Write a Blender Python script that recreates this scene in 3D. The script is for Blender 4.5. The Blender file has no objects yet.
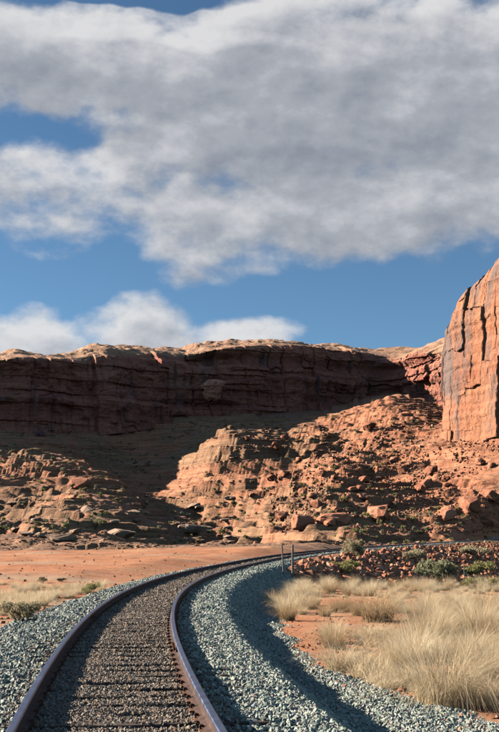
import bpy, bmesh, math, random
import numpy as np
from mathutils import Vector, Matrix, Euler

SC = bpy.context.scene
COL = SC.collection
R = math.radians
random.seed(7)
RNG = np.random.default_rng(7)

# ------------------------------------------------------------------ camera, sky, sun, exposure
F_PX = 1050.0            # focal length in pixels of the 499 x 732 photograph
PITCH = 0.1622
CAM_Z = 1.524
cam = bpy.data.cameras.new('camera')
cam.sensor_fit = 'VERTICAL'
cam.sensor_height = 36.0
cam.lens = F_PX / 732.0 * 36.0
cam.clip_start = 0.1
cam.clip_end = 20000
camo = bpy.data.objects.new('camera', cam)
COL.objects.link(camo)
camo.location = (0, 0, CAM_Z)
camo.rotation_euler = (R(90) + PITCH, 0, 0)
SC.camera = camo

SUN_EL, SUN_A = R(23.5), R(14)
SUN_DIR = Vector((-math.cos(SUN_EL) * math.cos(SUN_A), math.cos(SUN_EL) * math.sin(SUN_A), math.sin(SUN_EL)))
sun = bpy.data.lights.new('sun', 'SUN')
sun.energy = 5.0
sun.angle = R(0.5)
sun.color = (1.0, 0.93, 0.83)
suno = bpy.data.objects.new('sun', sun)
COL.objects.link(suno)
suno.rotation_euler = SUN_DIR.to_track_quat('Z', 'Y').to_euler()

SC.view_settings.view_transform = 'Standard'
SC.view_settings.look = 'None'
SC.view_settings.gamma = 1.0
SC.view_settings.exposure = 1.18
SC.render.engine = 'CYCLES'
SC.cycles.use_denoising = True
SC.cycles.max_bounces = 6
SC.cycles.diffuse_bounces = 0
SC.cycles.transparent_max_bounces = 8


class V:
    """a float socket with arithmetic"""
    def __init__(s, nt, sock): s.nt = nt; s.s = sock
    def _m(s, op, *o, clamp=False):
        n = s.nt.nodes.new('ShaderNodeMath'); n.operation = op; n.use_clamp = clamp
        for i, a in enumerate((s,) + o):
            if isinstance(a, V): s.nt.links.new(a.s, n.inputs[i])
            else: n.inputs[i].default_value = float(a)
        return V(s.nt, n.outputs[0])
    def __add__(s, o): return s._m('ADD', o)
    def __radd__(s, o): return s._m('ADD', o)
    def __sub__(s, o): return s._m('SUBTRACT', o)
    def __rsub__(s, o): return (s * -1.0) + o
    def __mul__(s, o): return s._m('MULTIPLY', o)
    def __rmul__(s, o): return s._m('MULTIPLY', o)
    def __truediv__(s, o): return s._m('DIVIDE', o)
    def max(s, o): return s._m('MAXIMUM', o)
    def min(s, o): return s._m('MINIMUM', o)
    def smax(s, o, k): return s._m('SMOOTH_MAX', o, k)
    def abs(s): return s._m('ABSOLUTE')
    def pow(s, o): return s._m('POWER', o)
    def clamp(s): return s._m('ADD', 0.0, clamp=True)
    def step(s, a, b):
        n = s.nt.nodes.new('ShaderNodeMapRange'); n.interpolation_type = 'SMOOTHSTEP'
        s.nt.links.new(s.s, n.inputs[0])
        n.inputs[1].default_value = a; n.inputs[2].default_value = b
        return V(s.nt, n.outputs[0])
    def lin(s, a, b, c=0.0, d=1.0):
        n = s.nt.nodes.new('ShaderNodeMapRange')
        s.nt.links.new(s.s, n.inputs[0])
        for i, v in enumerate((a, b, c, d)): n.inputs[i + 1].default_value = v
        return V(s.nt, n.outputs[0])


def nnoise(nt, vec, scale, detail=4, rough=0.55, lac=2.0, dist=0.0):
    n = nt.nodes.new('ShaderNodeTexNoise'); n.noise_dimensions = '3D'
    if vec is not None: nt.links.new(vec, n.inputs['Vector'])
    n.inputs['Scale'].default_value = scale
    n.inputs['Detail'].default_value = detail
    n.inputs['Roughness'].default_value = rough
    n.inputs['Lacunarity'].default_value = lac
    n.inputs['Distortion'].default_value = dist
    return V(nt, n.outputs[0])


def vadd(nt, a, off):
    n = nt.nodes.new('ShaderNodeVectorMath'); n.operation = 'ADD'
    nt.links.new(a, n.inputs[0]); n.inputs[1].default_value = off
    return n.outputs[0]


def vmul(nt, a, sc):
    n = nt.nodes.new('ShaderNodeVectorMath'); n.operation = 'MULTIPLY'
    nt.links.new(a, n.inputs[0]); n.inputs[1].default_value = sc
    return n.outputs[0]


def sep(nt, a):
    n = nt.nodes.new('ShaderNodeSeparateXYZ'); nt.links.new(a, n.inputs[0])
    return [V(nt, o) for o in n.outputs]


def mixc(nt, fac, a, b, mode='MIX'):
    n = nt.nodes.new('ShaderNodeMix'); n.data_type = 'RGBA'; n.blend_type = mode
    for sock, v in ((n.inputs[0], fac), (n.inputs[6], a), (n.inputs[7], b)):
        if isinstance(v, V): nt.links.new(v.s, sock)
        elif isinstance(v, bpy.types.NodeSocket): nt.links.new(v, sock)
        elif isinstance(v, (int, float)): sock.default_value = v
        else: sock.default_value = (*v, 1.0) if len(v) == 3 else v
    return n.outputs[2]


def ramp(nt, fac, stops, interp='LINEAR'):
    n = nt.nodes.new('ShaderNodeValToRGB'); n.color_ramp.interpolation = interp
    e = n.color_ramp.elements
    while len(e) < len(stops): e.new(0.5)
    for el, (p, c) in zip(e, stops):
        el.position = p; el.color = (*c, 1.0)
    nt.links.new(fac.s if isinstance(fac, V) else fac, n.inputs[0])
    return n.outputs[0]


def pix_dir(px, py):
    """direction of a photo pixel in the world"""
    a = PITCH + math.atan((366 - py) / F_PX)
    dep = math.hypot(F_PX, 366 - py)
    return Vector(((px - 249.5) / dep, math.cos(a), math.sin(a))).normalized()


def az_el(px, py):
    d = pix_dir(px, py)
    return math.degrees(math.atan2(d.x, d.y)), math.degrees(math.asin(d.z))


# ---- the sky: clear blue with drifting cumulus banks
W = bpy.data.worlds.new('World')
SC.world = W
W.use_nodes = True
nt = W.node_tree
nt.nodes.clear()
tc = nt.nodes.new('ShaderNodeTexCoord').outputs['Generated']
SKY_K = 0.05


def cloud_density(vec):
    x, y, z = sep(nt, vec)
    az = x._m('ARCTAN2', y) * (180 / math.pi)
    el = z._m('ARCSINE') * (180 / math.pi)
    p = vmul(nt, vec, (1.0, 1.0, 1.55))
    wu = nnoise(nt, vadd(nt, p, (3.1, 1.7, 9.2)), 6.0, 3) - 0.5
    wv = nnoise(nt, vadd(nt, p, (7.7, 5.3, 0.4)), 6.0, 3) - 0.5
    u = az + wu * 7.0
    v = el + wv * 4.5
    k = math.degrees(1 / F_PX)
    M = None
    for (px, py, rx, ry, top) in ((310, 105, 330, 118, 1.0), (70, 62, 175, 48, 0.9), (50, 192, 150, 52, 0.42),
                                  (420, 205, 190, 62, 0.85), (250, 215, 170, 45, 0.7), (215, 262, 75, 14, 0.25),
                                  (150, 342, 78, 60, 1.05), (232, 352, 66, 42, 0.9), (14, 356, 85, 42, 0.85), (360, 12, 260, 26, 0.4), (560, 90, 150, 130, .9), (-90, 70, 120, 70, .8)):
        a, e = az_el(px, py)
        b = top - ((u - a) / (rx * k)).pow(2) * top - ((v - e) / (ry * k)).pow(2) * top
        M = b if M is None else M.smax(b, 0.25)
    for (px, py, rx, ry, dp) in ((72, 128, 85, 26, 0.55), (150, 2, 150, 12, 0.6)):
        a, e = az_el(px, py)
        b = (1.0 - ((u - a) / (rx * k)).pow(2) - ((v - e) / (ry * k)).pow(2)).max(0.0)
        M = M - b * dp
    M = M.max(-0.9)
    # out of view: cloud cover thinned to cut fill light in the shade
    gen = (nnoise(nt, p, 2.2, 2) - 0.62) * 4.0
    a0, e0 = az_el(249, 150)
    away = (((az - a0) / 24.0).pow(2) + ((el - e0) / 24.0).pow(2)).step(0.7, 1.6)
    M = M.max(-0.9) * (1.0 - away) + gen * away
    n1 = nnoise(nt, p, 14.0, 12, 0.565) - 0.5
    n2 = nnoise(nt, vadd(nt, p, (2.2, 8.1, 4.4)), 4.5, 3) - 0.5
    return M + n1 * 1.8 + n2 * 0.8, n1


D0, n0 = cloud_density(tc)
D1, _n = cloud_density(vadd(nt, tc, (-0.018, 0.0, 0.030)))
D2, n2_ = cloud_density(vadd(nt, tc, (-0.006, 0.0, 0.009)))
alpha = D0.step(-0.08, 0.55)
shade = (D1.lin(-0.35, 1.45) - (n0 - n2_) * 1.35).clamp()
cloud = ramp(nt, shade, [(0.0, (0.92, 0.91, 0.91)), (0.28, (0.74, 0.745, 0.77)), (0.6, (0.50, 0.52, 0.565)), (1.0, (0.34, 0.365, 0.42))])
sky = nt.nodes.new('ShaderNodeTexSky')
sky.sky_type = 'NISHITA'
sky.sun_disc = False
sky.sun_elevation = SUN_EL
sky.sun_rotation = math.atan2(SUN_DIR.x, SUN_DIR.y) % (2 * math.pi)
sky.altitude = 1300
sky.air_density = 0.85
sky.dust_density = 0.1
sky.ozone_density = 0.8
CL_K = 0.37
cl = mixc(nt, 1.0, cloud, (CL_K / SKY_K,) * 3, 'MULTIPLY')
blue = mixc(nt, 1.0, sky.outputs[0], (0.69, 0.93, 1.03), 'MULTIPLY')
mx = mixc(nt, alpha * 0.92, blue, cl)
bg = nt.nodes.new('ShaderNodeBackground')
bg.inputs[1].default_value = SKY_K
nt.links.new(mx, bg.inputs[0])
wo = nt.nodes.new('ShaderNodeOutputWorld')
nt.links.new(bg.outputs[0], wo.inputs[0])


# ------------------------------------------------------------------ helpers
def tag(o, label=None, cat=None, group=None, kind=None):
    if label: o['label'] = label
    if cat: o['category'] = cat
    if group: o['group'] = group
    if kind: o['kind'] = kind
    return o


def link(o, parent=None):
    COL.objects.link(o)
    if parent is not None: o.parent = parent
    return o


def np_mesh(name, verts, faces, smooth=True, mats=()):
    """verts (n,3), faces (m,4) or (m,3) arrays"""
    verts = np.asarray(verts, np.float32); faces = np.asarray(faces, np.int32)
    me = bpy.data.meshes.new(name)
    n = faces.shape[1]
    me.vertices.add(len(verts)); me.vertices.foreach_set('co', verts.ravel())
    me.loops.add(faces.size); me.loops.foreach_set('vertex_index', faces.ravel())
    me.polygons.add(len(faces))
    me.polygons.foreach_set('loop_start', np.arange(len(faces), dtype=np.int32) * n)
    me.polygons.foreach_set('loop_total', np.full(len(faces), n, np.int32))
    me.polygons.foreach_set('use_smooth', np.full(len(faces), smooth))
    for m in mats: me.materials.append(m)
    me.update(calc_edges=True)
    return me


def grid_faces(nr, nc, wrap=False):
    i, j = np.meshgrid(np.arange(nr - 1), np.arange(nc if wrap else nc - 1), indexing='ij')
    j2 = (j + 1) % nc
    return np.stack([i * nc + j, i * nc + j2, (i + 1) * nc + j2, (i + 1) * nc + j], -1).reshape(-1, 4)


_perm = np.random.default_rng(99).random((64, 64, 64)).astype(np.float32)


def vnoise(x, y, z):
    """value noise in -1..1"""
    x, y, z = np.broadcast_arrays(x, y, z)
    xi, yi, zi = np.floor(x).astype(np.int64), np.floor(y).astype(np.int64), np.floor(z).astype(np.int64)
    fx, fy, fz = x - xi, y - yi, z - zi
    fx = fx * fx * (3 - 2 * fx); fy = fy * fy * (3 - 2 * fy); fz = fz * fz * (3 - 2 * fz)
    x0, x1, y0, y1, z0, z1 = xi & 63, (xi + 1) & 63, yi & 63, (yi + 1) & 63, zi & 63, (zi + 1) & 63
    P = _perm
    a = P[x0, y0, z0] * (1 - fx) + P[x1, y0, z0] * fx
    b = P[x0, y1, z0] * (1 - fx) + P[x1, y1, z0] * fx
    c = P[x0, y0, z1] * (1 - fx) + P[x1, y0, z1] * fx
    d = P[x0, y1, z1] * (1 - fx) + P[x1, y1, z1] * fx
    return ((a * (1 - fy) + b * fy) * (1 - fz) + (c * (1 - fy) + d * fy) * fz) * 2 - 1


def fbm(x, y, z, octv=4, gain=0.5, lac=2.03):
    s, a, t = 0.0, 1.0, 0.0
    for i in range(octv):
        s = s + a * vnoise(x + i * 17.3, y + i * 5.1, z + i * 9.7); t += a
        x, y, z = x * lac, y * lac, z * lac; a *= gain
    return s / t * 1.6


def cell_rand(x, y, seed=0):
    """a random value for the nearest jittered cell point; returns value, distance difference"""
    xi, yi = np.floor(x).astype(np.int64), np.floor(y).astype(np.int64)
    best = np.full(x.shape, 9.0); sec = np.full(x.shape, 9.0); val = np.zeros(x.shape)
    for dx in (-1, 0, 1):
        for dy in (-1, 0, 1):
            cx, cy = xi + dx, yi + dy
            jx = _perm[cx & 63, cy & 63, (seed + 1) & 63]; jy = _perm[cx & 63, cy & 63, (seed + 2) & 63]
            d = np.hypot(cx + jx - x, cy + jy - y)
            v = _perm[cx & 63, cy & 63, (seed + 3) & 63]
            m = d < best
            sec = np.where(m, best, np.minimum(sec, d)); val = np.where(m, v, val); best = np.where(m, d, best)
    return val, sec - best


def sstep(a, b, x):
    t = np.clip((x - a) / (b - a), 0, 1)
    return t * t * (3 - 2 * t)


# ------------------------------------------------------------------ materials
def new_mat(name):
    m = bpy.data.materials.new(name); m.use_nodes = True
    t = m.node_tree; t.nodes.clear()
    b = t.nodes.new('ShaderNodeBsdfPrincipled')
    o = t.nodes.new('ShaderNodeOutputMaterial')
    t.links.new(b.outputs[0], o.inputs[0])
    b.inputs['Roughness'].default_value = 0.92
    b.inputs['Specular IOR Level'].default_value = 0.25
    return m, t, b


def setc(t, b, col, key='Base Color'):
    if isinstance(col, bpy.types.NodeSocket): t.links.new(col, b.inputs[key])
    else: b.inputs[key].default_value = (*col, 1)


def bump(t, b, h, strength, dist):
    n = t.nodes.new('ShaderNodeBump'); n.inputs['Strength'].default_value = strength
    n.inputs['Distance'].default_value = dist
    t.links.new(h.s, n.inputs['Height']); t.links.new(n.outputs[0], b.inputs['Normal'])


def wpos(t): return t.nodes.new('ShaderNodeNewGeometry').outputs['Position']


def mat_cliff(name, strata, varnish, vscale, band=0.16, vthr=(0.52, 0.68), vcol=(0.075, 0.065, 0.07), cap=False, stain=None):
    m, t, b = new_mat(name)
    p = wpos(t)
    x, y, z = sep(t, p)
    warp = nnoise(t, p, 0.03, 4) - 0.5
    zz = z + warp * 9.0
    cx = t.nodes.new('ShaderNodeCombineXYZ'); t.links.new((zz * band).s, cx.inputs[2])
    st = nnoise(t, cx.outputs[0], 1.0, 5, 0.65)
    c = ramp(t, st, strata)
    big = nnoise(t, p, 0.045, 5, 0.6)
    c = mixc(t, big.step(0.45, 0.72) * 0.55, c, strata[-1][1])
    fine = nnoise(t, p, 1.3, 6, 0.65)
    c = mixc(t, 0.65, c, ramp(t, fine, [(0.3, (0.62, 0.6, 0.6)), (0.7, (1.25, 1.22, 1.18))]), 'MULTIPLY')
    # desert varnish: dark streaks that run down the rock
    vs = nnoise(t, vmul(t, p, vscale), 1.0, 5, 0.6)
    vm = nnoise(t, vadd(t, p, (31, 7, 3)), 0.05, 3)
    c = mixc(t, vs.step(*vthr) * vm.step(0.38, 0.6) * varnish, c, vcol)
    if stain:
        dv = sep(t, vadd(t, p, tuple(-v for v in stain)))
        q = (dv[0] / 15.0).pow(2) + (dv[1] / 15.0).pow(2) + (dv[2] / 19.0).pow(2) + (nnoise(t, p, 0.11, 4) - 0.5) * 1.8
        c = mixc(t, (1.0 - q.step(0.5, 1.1)) * vs.step(0.3, 0.55) * 0.85, c, vcol)
    if cap:
        at = t.nodes.new('ShaderNodeAttribute'); at.attribute_name = 'cap'
        c = mixc(t, V(t, at.outputs['Fac']) * (0.45 + big * 0.6), c, (0.52, 0.31, 0.18))
    setc(t, b, c)
    h = nnoise(t, vmul(t, p, (1, 1, 2.2)), 0.9, 8, 0.68)
    bump(t, b, h, 0.9, 0.5)
    return m


M_wall = mat_cliff('canyon_sandstone', [(0.2, (0.36, 0.125, 0.08)), (0.42, (0.47, 0.18, 0.11)), (0.55, (0.33, 0.105, 0.072)), (0.8, (0.52, 0.25, 0.15))],
                   0.9, (0.16, 0.16, 0.03), cap=True)
M_tower = mat_cliff('tower_sandstone', [(0.2, (0.400, 0.145, 0.070)), (0.45, (0.480, 0.198, 0.101)), (0.6, (0.400, 0.136, 0.066)), (0.85, (0.520, 0.242, 0.129))],
                    0.95, (0.2, 0.2, 0.028), vthr=(0.43, 0.6), vcol=(0.170, 0.128, 0.109), stain=(64.0, 340.0, 62.0))


def mat_hill():
    m, t, b = new_mat('hillside_rock')
    g = t.nodes.new('ShaderNodeNewGeometry'); p = g.outputs['Position']
    x, y, z = sep(t, p)
    nx, ny, nz = sep(t, g.outputs['True Normal'])
    warp = nnoise(t, p, 0.02, 4) - 0.5
    cx = t.nodes.new('ShaderNodeCombineXYZ'); t.links.new(((z + warp * 8.0) * 0.22).s, cx.inputs[2])
    st = nnoise(t, cx.outputs[0], 1.0, 4, 0.6)
    grey = ramp(t, st, [(0.3, (0.275, 0.149, 0.082)), (0.5, (0.377, 0.211, 0.119)), (0.7, (0.326, 0.135, 0.066))])
    red = ramp(t, st, [(0.3, (0.428, 0.158, 0.078)), (0.5, (0.510, 0.216, 0.119)), (0.72, (0.408, 0.135, 0.066))])
    # the east side under the tower is redder than the flats in the west
    e = (x - 26.0 + warp * 60.0 + (nnoise(t, p, 0.06, 4) - 0.5) * 50.0).step(-10.0, 30.0)
    patch = nnoise(t, vadd(t, p, (5, 9, 2)), 0.035, 4).step(0.52, 0.62)
    zr = z + warp * 10.0
    bedr = zr.step(16.0, 19.0) * (1.0 - zr.step(25.0, 29.0))
    rock = mixc(t, (e + patch * 0.7 + bedr * 0.8).clamp(), grey, red)
    soilg = mixc(t, nnoise(t, p, 0.25, 5).step(0.4, 0.62), (0.37, 0.19, 0.115), (0.28, 0.16, 0.095))
    soilr = mixc(t, nnoise(t, p, 0.25, 5).step(0.4, 0.62), (0.459, 0.207, 0.102), (0.398, 0.203, 0.115))
    soil = mixc(t, (e + bedr * 0.5).clamp(), soilg, soilr)
    c = mixc(t, nz.step(0.80, 0.95) * 0.85, rock, soil)
    cz = t.nodes.new('ShaderNodeCombineXYZ')
    t.links.new((x * 0.06).s, cz.inputs[0]); t.links.new((y * 0.06).s, cz.inputs[1])
    t.links.new(((z + warp * 3.0) * 1.5).s, cz.inputs[2])
    lay = nnoise(t, cz.outputs[0], 1.0, 5, 0.65)
    c = mixc(t, (1.0 - nz.step(0.72, 0.93)) * 0.9, c, mixc(t, 1.0, c, ramp(t, lay, [(0.35, (0.5, 0.46, 0.44)), (0.5, (1.0, 0.98, 0.95)), (0.65, (1.25, 1.2, 1.15))]), 'MULTIPLY'))
    fine = nnoise(t, p, 1.6, 6, 0.7)
    c = mixc(t, 0.7, c, ramp(t, fine, [(0.32, (0.6, 0.58, 0.56)), (0.7, (1.3, 1.27, 1.22))]), 'MULTIPLY')
    # low grey-green scrub
    sc = nnoise(t, vadd(t, p, (1, 3, 8)), 0.9, 3, 0.6).step(0.6, 0.68) * nz.step(0.75, 0.95) * nnoise(t, p, 0.05, 2).step(0.4, 0.6)
    c = mixc(t, sc * 0.75, c, (0.13, 0.13, 0.075))
    setc(t, b, c)
    h = nnoise(t, vmul(t, p, (1, 1, 1.8)), 1.1, 8, 0.7) + lay * 0.8
    bump(t, b, h, 0.9, 0.4)
    return m


M_hill = mat_hill()


def mat_ground():
    m, t, b = new_mat('red_desert_soil')
    p = wpos(t)
    x, y, z = sep(t, p)
    n = nnoise(t, p, 0.12, 6, 0.6)
    c = ramp(t, n, [(0.3, (0.439, 0.162, 0.068)), (0.5, (0.541, 0.221, 0.100)), (0.7, (0.541, 0.279, 0.140))])
    # grey fines washed off the ballast and a dry litter of straw
    lit = nnoise(t, vadd(t, p, (4, 4, 4)), 0.45, 6, 0.65)
    left = (x + 3.0).step(1.0, -1.0) * y.step(46.0, 30.0)
    right = (x - 2.0).step(-1.0, 2.5) * y.step(75.0, 60.0)
    c = mixc(t, lit.step(0.42, 0.6) * (left * 0.9 + right * 0.55).clamp(), c, (0.46, 0.33, 0.18))
    pale = nnoise(t, vmul(t, p, (0.5, 1.6, 1.0)), 0.09, 5, 0.6)
    c = mixc(t, pale.step(0.5, 0.66) * 0.7, c, (0.47, 0.32, 0.2))
    dk = nnoise(t, vadd(t, vmul(t, p, (0.35, 1.5, 1.0)), (9, 2, 1)), 0.5, 5, 0.65)
    c = mixc(t, dk.step(0.55, 0.7) * 0.55, c, (0.30, 0.13, 0.075))
    fine = nnoise(t, p, 9.0, 6, 0.7)
    c = mixc(t, 0.6, c, ramp(t, fine, [(0.3, (0.62, 0.6, 0.58)), (0.7, (1.25, 1.22, 1.2))]), 'MULTIPLY')
    setc(t, b, c)
    bump(t, b, nnoise(t, p, 5.0, 8, 0.7), 0.6, 0.08)
    return m


M_ground = mat_ground()


def mat_stones(name, stops, rough=0.85, fine=60.0):
    m, t, b = new_mat(name)
    oi = t.nodes.new('ShaderNodeObjectInfo')
    r = V(t, oi.outputs['Random'])
    c = ramp(t, r, stops)
    n = nnoise(t, wpos(t), fine, 3)
    c = mixc(t, 0.5, c, ramp(t, n, [(0.3, (0.75, 0.75, 0.75)), (0.7, (1.2, 1.2, 1.2))]), 'MULTIPLY')
    setc(t, b, c); b.inputs['Roughness'].default_value = rough
    return m


M_ballast = mat_stones('green_grey_ballast', [(0.0, (0.17, 0.195, 0.155)), (0.2, (0.31, 0.335, 0.26)), (0.45, (0.415, 0.435, 0.34)), (0.62, (0.49, 0.48, 0.385)),
                                              (0.74, (0.28, 0.335, 0.265)), (0.85, (0.36, 0.28, 0.235)), (0.94, (0.50, 0.49, 0.44)), (1.0, (0.22, 0.15, 0.125))])
M_crib = mat_stones('dusty_brown_ballast', [(0.0, (0.16, 0.105, 0.07)), (0.3, (0.29, 0.20, 0.135)), (0.55, (0.38, 0.28, 0.195)), (0.75, (0.35, 0.30, 0.23)),
                                            (0.9, (0.36, 0.31, 0.26)), (1.0, (0.17, 0.10, 0.07))])
M_red = mat_stones('red_rubble', [(0.0, (0.300, 0.101, 0.052)), (0.35, (0.420, 0.154, 0.080)), (0.7, (0.500, 0.211, 0.112)), (1.0, (0.540, 0.290, 0.176))], fine=6.0)
M_tanrub = mat_stones('tan_rubble', [(0.0, (0.270, 0.136, 0.080)), (0.4, (0.380, 0.202, 0.120)), (0.75, (0.440, 0.211, 0.112)), (1.0, (0.500, 0.317, 0.200))], fine=6.0)


def mat_bed():
    m, t, b = new_mat('ballast_bed')
    p = wpos(t)
    at = t.nodes.new('ShaderNodeAttribute'); at.attribute_name = 'crib'
    cr = V(t, at.outputs['Fac'])
    vo = t.nodes.new('ShaderNodeTexVoronoi'); vo.inputs['Scale'].default_value = 17.0; t.links.new(p, vo.inputs['Vector'])
    rr = sep(t, vo.outputs['Color'])[0]
    g = ramp(t, rr, [(0.0, (0.15, 0.19, 0.17)), (0.4, (0.28, 0.35, 0.31)), (0.7, (0.38, 0.41, 0.365)), (1.0, (0.33, 0.26, 0.22))])
    br = ramp(t, rr, [(0.0, (0.10, 0.075, 0.06)), (0.5, (0.22, 0.175, 0.14)), (1.0, (0.30, 0.26, 0.22))])
    c = mixc(t, cr, g, br)
    setc(t, b, c)
    bump(t, b, V(t, vo.outputs['Distance']) * -1.0, 1.0, 0.05)
    return m


M_bed = mat_bed()


def mat_rock(name, c0, c1, c2, zband=0.6):
    m, t, b = new_mat(name)
    p = wpos(t)
    oi = t.nodes.new('ShaderNodeObjectInfo')
    n = nnoise(t, p, 0.35, 6, 0.65)
    c = ramp(t, n, [(0.3, c0), (0.5, c1), (0.72, c2)])
    v = V(t, oi.outputs['Random']).lin(0, 1, 0.8, 1.2)
    cm = t.nodes.new('ShaderNodeCombineXYZ')
    for i in range(3): t.links.new(v.s, cm.inputs[i])
    c = mixc(t, 1.0, c, cm.outputs[0], 'MULTIPLY')
    fine = nnoise(t, p, 3.0, 6, 0.7)
    c = mixc(t, 0.6, c, ramp(t, fine, [(0.3, (0.65, 0.63, 0.6)), (0.7, (1.25, 1.2, 1.2))]), 'MULTIPLY')
    setc(t, b, c)
    bump(t, b, nnoise(t, p, 2.0, 8, 0.7), 0.8, 0.2)
    return m


M_bould = mat_rock('red_boulder', (0.360, 0.123, 0.060), (0.460, 0.180, 0.096), (0.540, 0.255, 0.152))
M_slab = mat_rock('tan_slab', (0.34, 0.2, 0.125), (0.44, 0.28, 0.185), (0.5, 0.35, 0.25))


def mat_leaf(name, stops, trans=0.3):
    m, t, b = new_mat(name)
    at = t.nodes.new('ShaderNodeAttribute'); at.attribute_name = 'tint'
    oi = t.nodes.new('ShaderNodeObjectInfo')
    f = V(t, at.outputs['Fac']) * 0.8 + V(t, oi.outputs['Random']) * 0.2
    c = ramp(t, f, stops)
    setc(t, b, c)
    tr = t.nodes.new('ShaderNodeBsdfTranslucent'); t.links.new(c, tr.inputs[0])
    mx = t.nodes.new('ShaderNodeMixShader'); mx.inputs[0].default_value = trans
    t.links.new(b.outputs[0], mx.inputs[1]); t.links.new(tr.outputs[0], mx.inputs[2])
    o = [n for n in t.nodes if n.type == 'OUTPUT_MATERIAL'][0]
    t.links.new(mx.outputs[0], o.inputs[0])
    return m


M_straw = mat_leaf('dry_straw', [(0.0, (0.50, 0.29, 0.14)), (0.3, (0.72, 0.50, 0.27)), (0.65, (0.88, 0.70, 0.44)), (1.0, (0.92, 0.82, 0.60))], 0.45)
M_brown = mat_leaf('brown_dry_grass', [(0.0, (0.30, 0.16, 0.08)), (0.5, (0.54, 0.35, 0.18)), (1.0, (0.74, 0.55, 0.32))], 0.4)
M_sage = mat_leaf('sage_green', [(0.0, (0.19, 0.185, 0.095)), (0.5, (0.36, 0.34, 0.18)), (1.0, (0.54, 0.50, 0.30))])
M_yel = mat_leaf('yellow_green', [(0.0, (0.20, 0.18, 0.06)), (0.5, (0.36, 0.33, 0.12)), (1.0, (0.52, 0.46, 0.2))])
M_pale = mat_leaf('pale_straw_bush', [(0.0, (0.28, 0.2, 0.1)), (0.5, (0.50, 0.40, 0.22)), (1.0, (0.64, 0.55, 0.34))])
M_jun = mat_leaf('juniper_green', [(0.0, (0.035, 0.05, 0.025)), (0.5, (0.07, 0.09, 0.04)), (1.0, (0.14, 0.15, 0.07))], 0.15)


def mat_simple(name, c0, c1, scale, rough=0.8, metal=0.0, stretch=(1, 1, 1), bs=0.4, bd=0.01):
    m, t, b = new_mat(name)
    p = wpos(t)
    n = nnoise(t, vmul(t, p, stretch), scale, 6, 0.65)
    setc(t, b, ramp(t, n, [(0.35, c0), (0.65, c1)]))
    b.inputs['Roughness'].default_value = rough; b.inputs['Metallic'].default_value = metal
    bump(t, b, n, bs, bd)
    return m


M_rust = mat_simple('rusted_rail_steel', (0.045, 0.026, 0.02), (0.12, 0.065, 0.045), 9.0, 0.85)
M_tie = mat_simple('weathered_creosote_wood', (0.06, 0.042, 0.03), (0.16, 0.115, 0.085), 14.0, 0.9, stretch=(0.3, 3.0, 1))
M_plate = mat_simple('rusted_plate', (0.12, 0.05, 0.03), (0.22, 0.10, 0.055), 20.0, 0.85)
M_post = mat_simple('weathered_grey_wood', (0.16, 0.12, 0.09), (0.32, 0.25, 0.19), 12.0, 0.9, stretch=(3, 3, .4))
M_green = mat_simple('painted_green_steel', (0.10, 0.20, 0.16), (0.18, 0.30, 0.25), 20.0, 0.6)
M_stem = mat_simple('woody_stem', (0.10, 0.07, 0.045), (0.18, 0.13, 0.09), 20.0, 0.9)


def mat_head():
    m, t, b = new_mat('polished_rail_head')
    p = wpos(t)
    n = nnoise(t, p, 6.0, 5, 0.6)
    setc(t, b, ramp(t, n, [(0.3, (0.15, 0.165, 0.235)), (0.7, (0.25, 0.275, 0.37))]))
    b.inputs['Metallic'].default_value = 1.0
    t.links.new(n.lin(0.3, 0.7, 0.34, 0.5).s, b.inputs['Roughness'])
    return m


M_head = mat_head()

# ------------------------------------------------------------------ track centre line
_s = np.arange(0, 300, 0.25)
_k = np.interp(_s, [0, 25, 50, 90, 150, 245, 255, 300], [2.4576, 7.5779, 2.6124, 3.4499, 0.3394, 0.4661, 25, 25]) * 1e-3
_k = np.convolve(np.pad(_k, 40, mode='edge'), np.ones(81) / 81, 'valid')
_th = -0.1578 + np.concatenate([[0], np.cumsum((_k[1:] + _k[:-1]) * 0.125)])
_tx = 0.1938 + np.concatenate([[0], np.cumsum(0.25 * np.sin(_th[:-1]))])
_ty = np.concatenate([[0], np.cumsum(0.25 * np.cos(_th[:-1]))])
# straight continuation behind the camera
_sb = np.arange(-60, 0, 0.25)
TS = np.concatenate([_sb, _s]); TTH = np.concatenate([np.full(len(_sb), _th[0]), _th])
TX = np.concatenate([_tx[0] + _sb * math.sin(_th[0]), _tx]); TY = np.concatenate([_sb * math.cos(_th[0]), _ty])


def grade(y): return 0.0056 * np.maximum(y - 60, 0) ** 1.0


def track_at(s):
    x, y, th = np.interp(s, TS, TX), np.interp(s, TS, TY), np.interp(s, TS, TTH)
    return x, y, th, grade(y)


def sd(s, d):
    """a point at s along the track and d to the right of it"""
    x, y, th, g = track_at(s)
    return x + d * np.cos(th), y - d * np.sin(th), g


def dist_track(x, y):
    xc, th = np.interp(y, TY, TX), np.interp(y, TY, TTH)
    return (x - xc) * np.maximum(np.cos(th), 0.85)


# ------------------------------------------------------------------ the lie of the land
def zpix(py, Y): return CAM_Z + Y * np.tan(PITCH + np.arctan((366 - np.asarray(py, float)) / F_PX))


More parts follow.
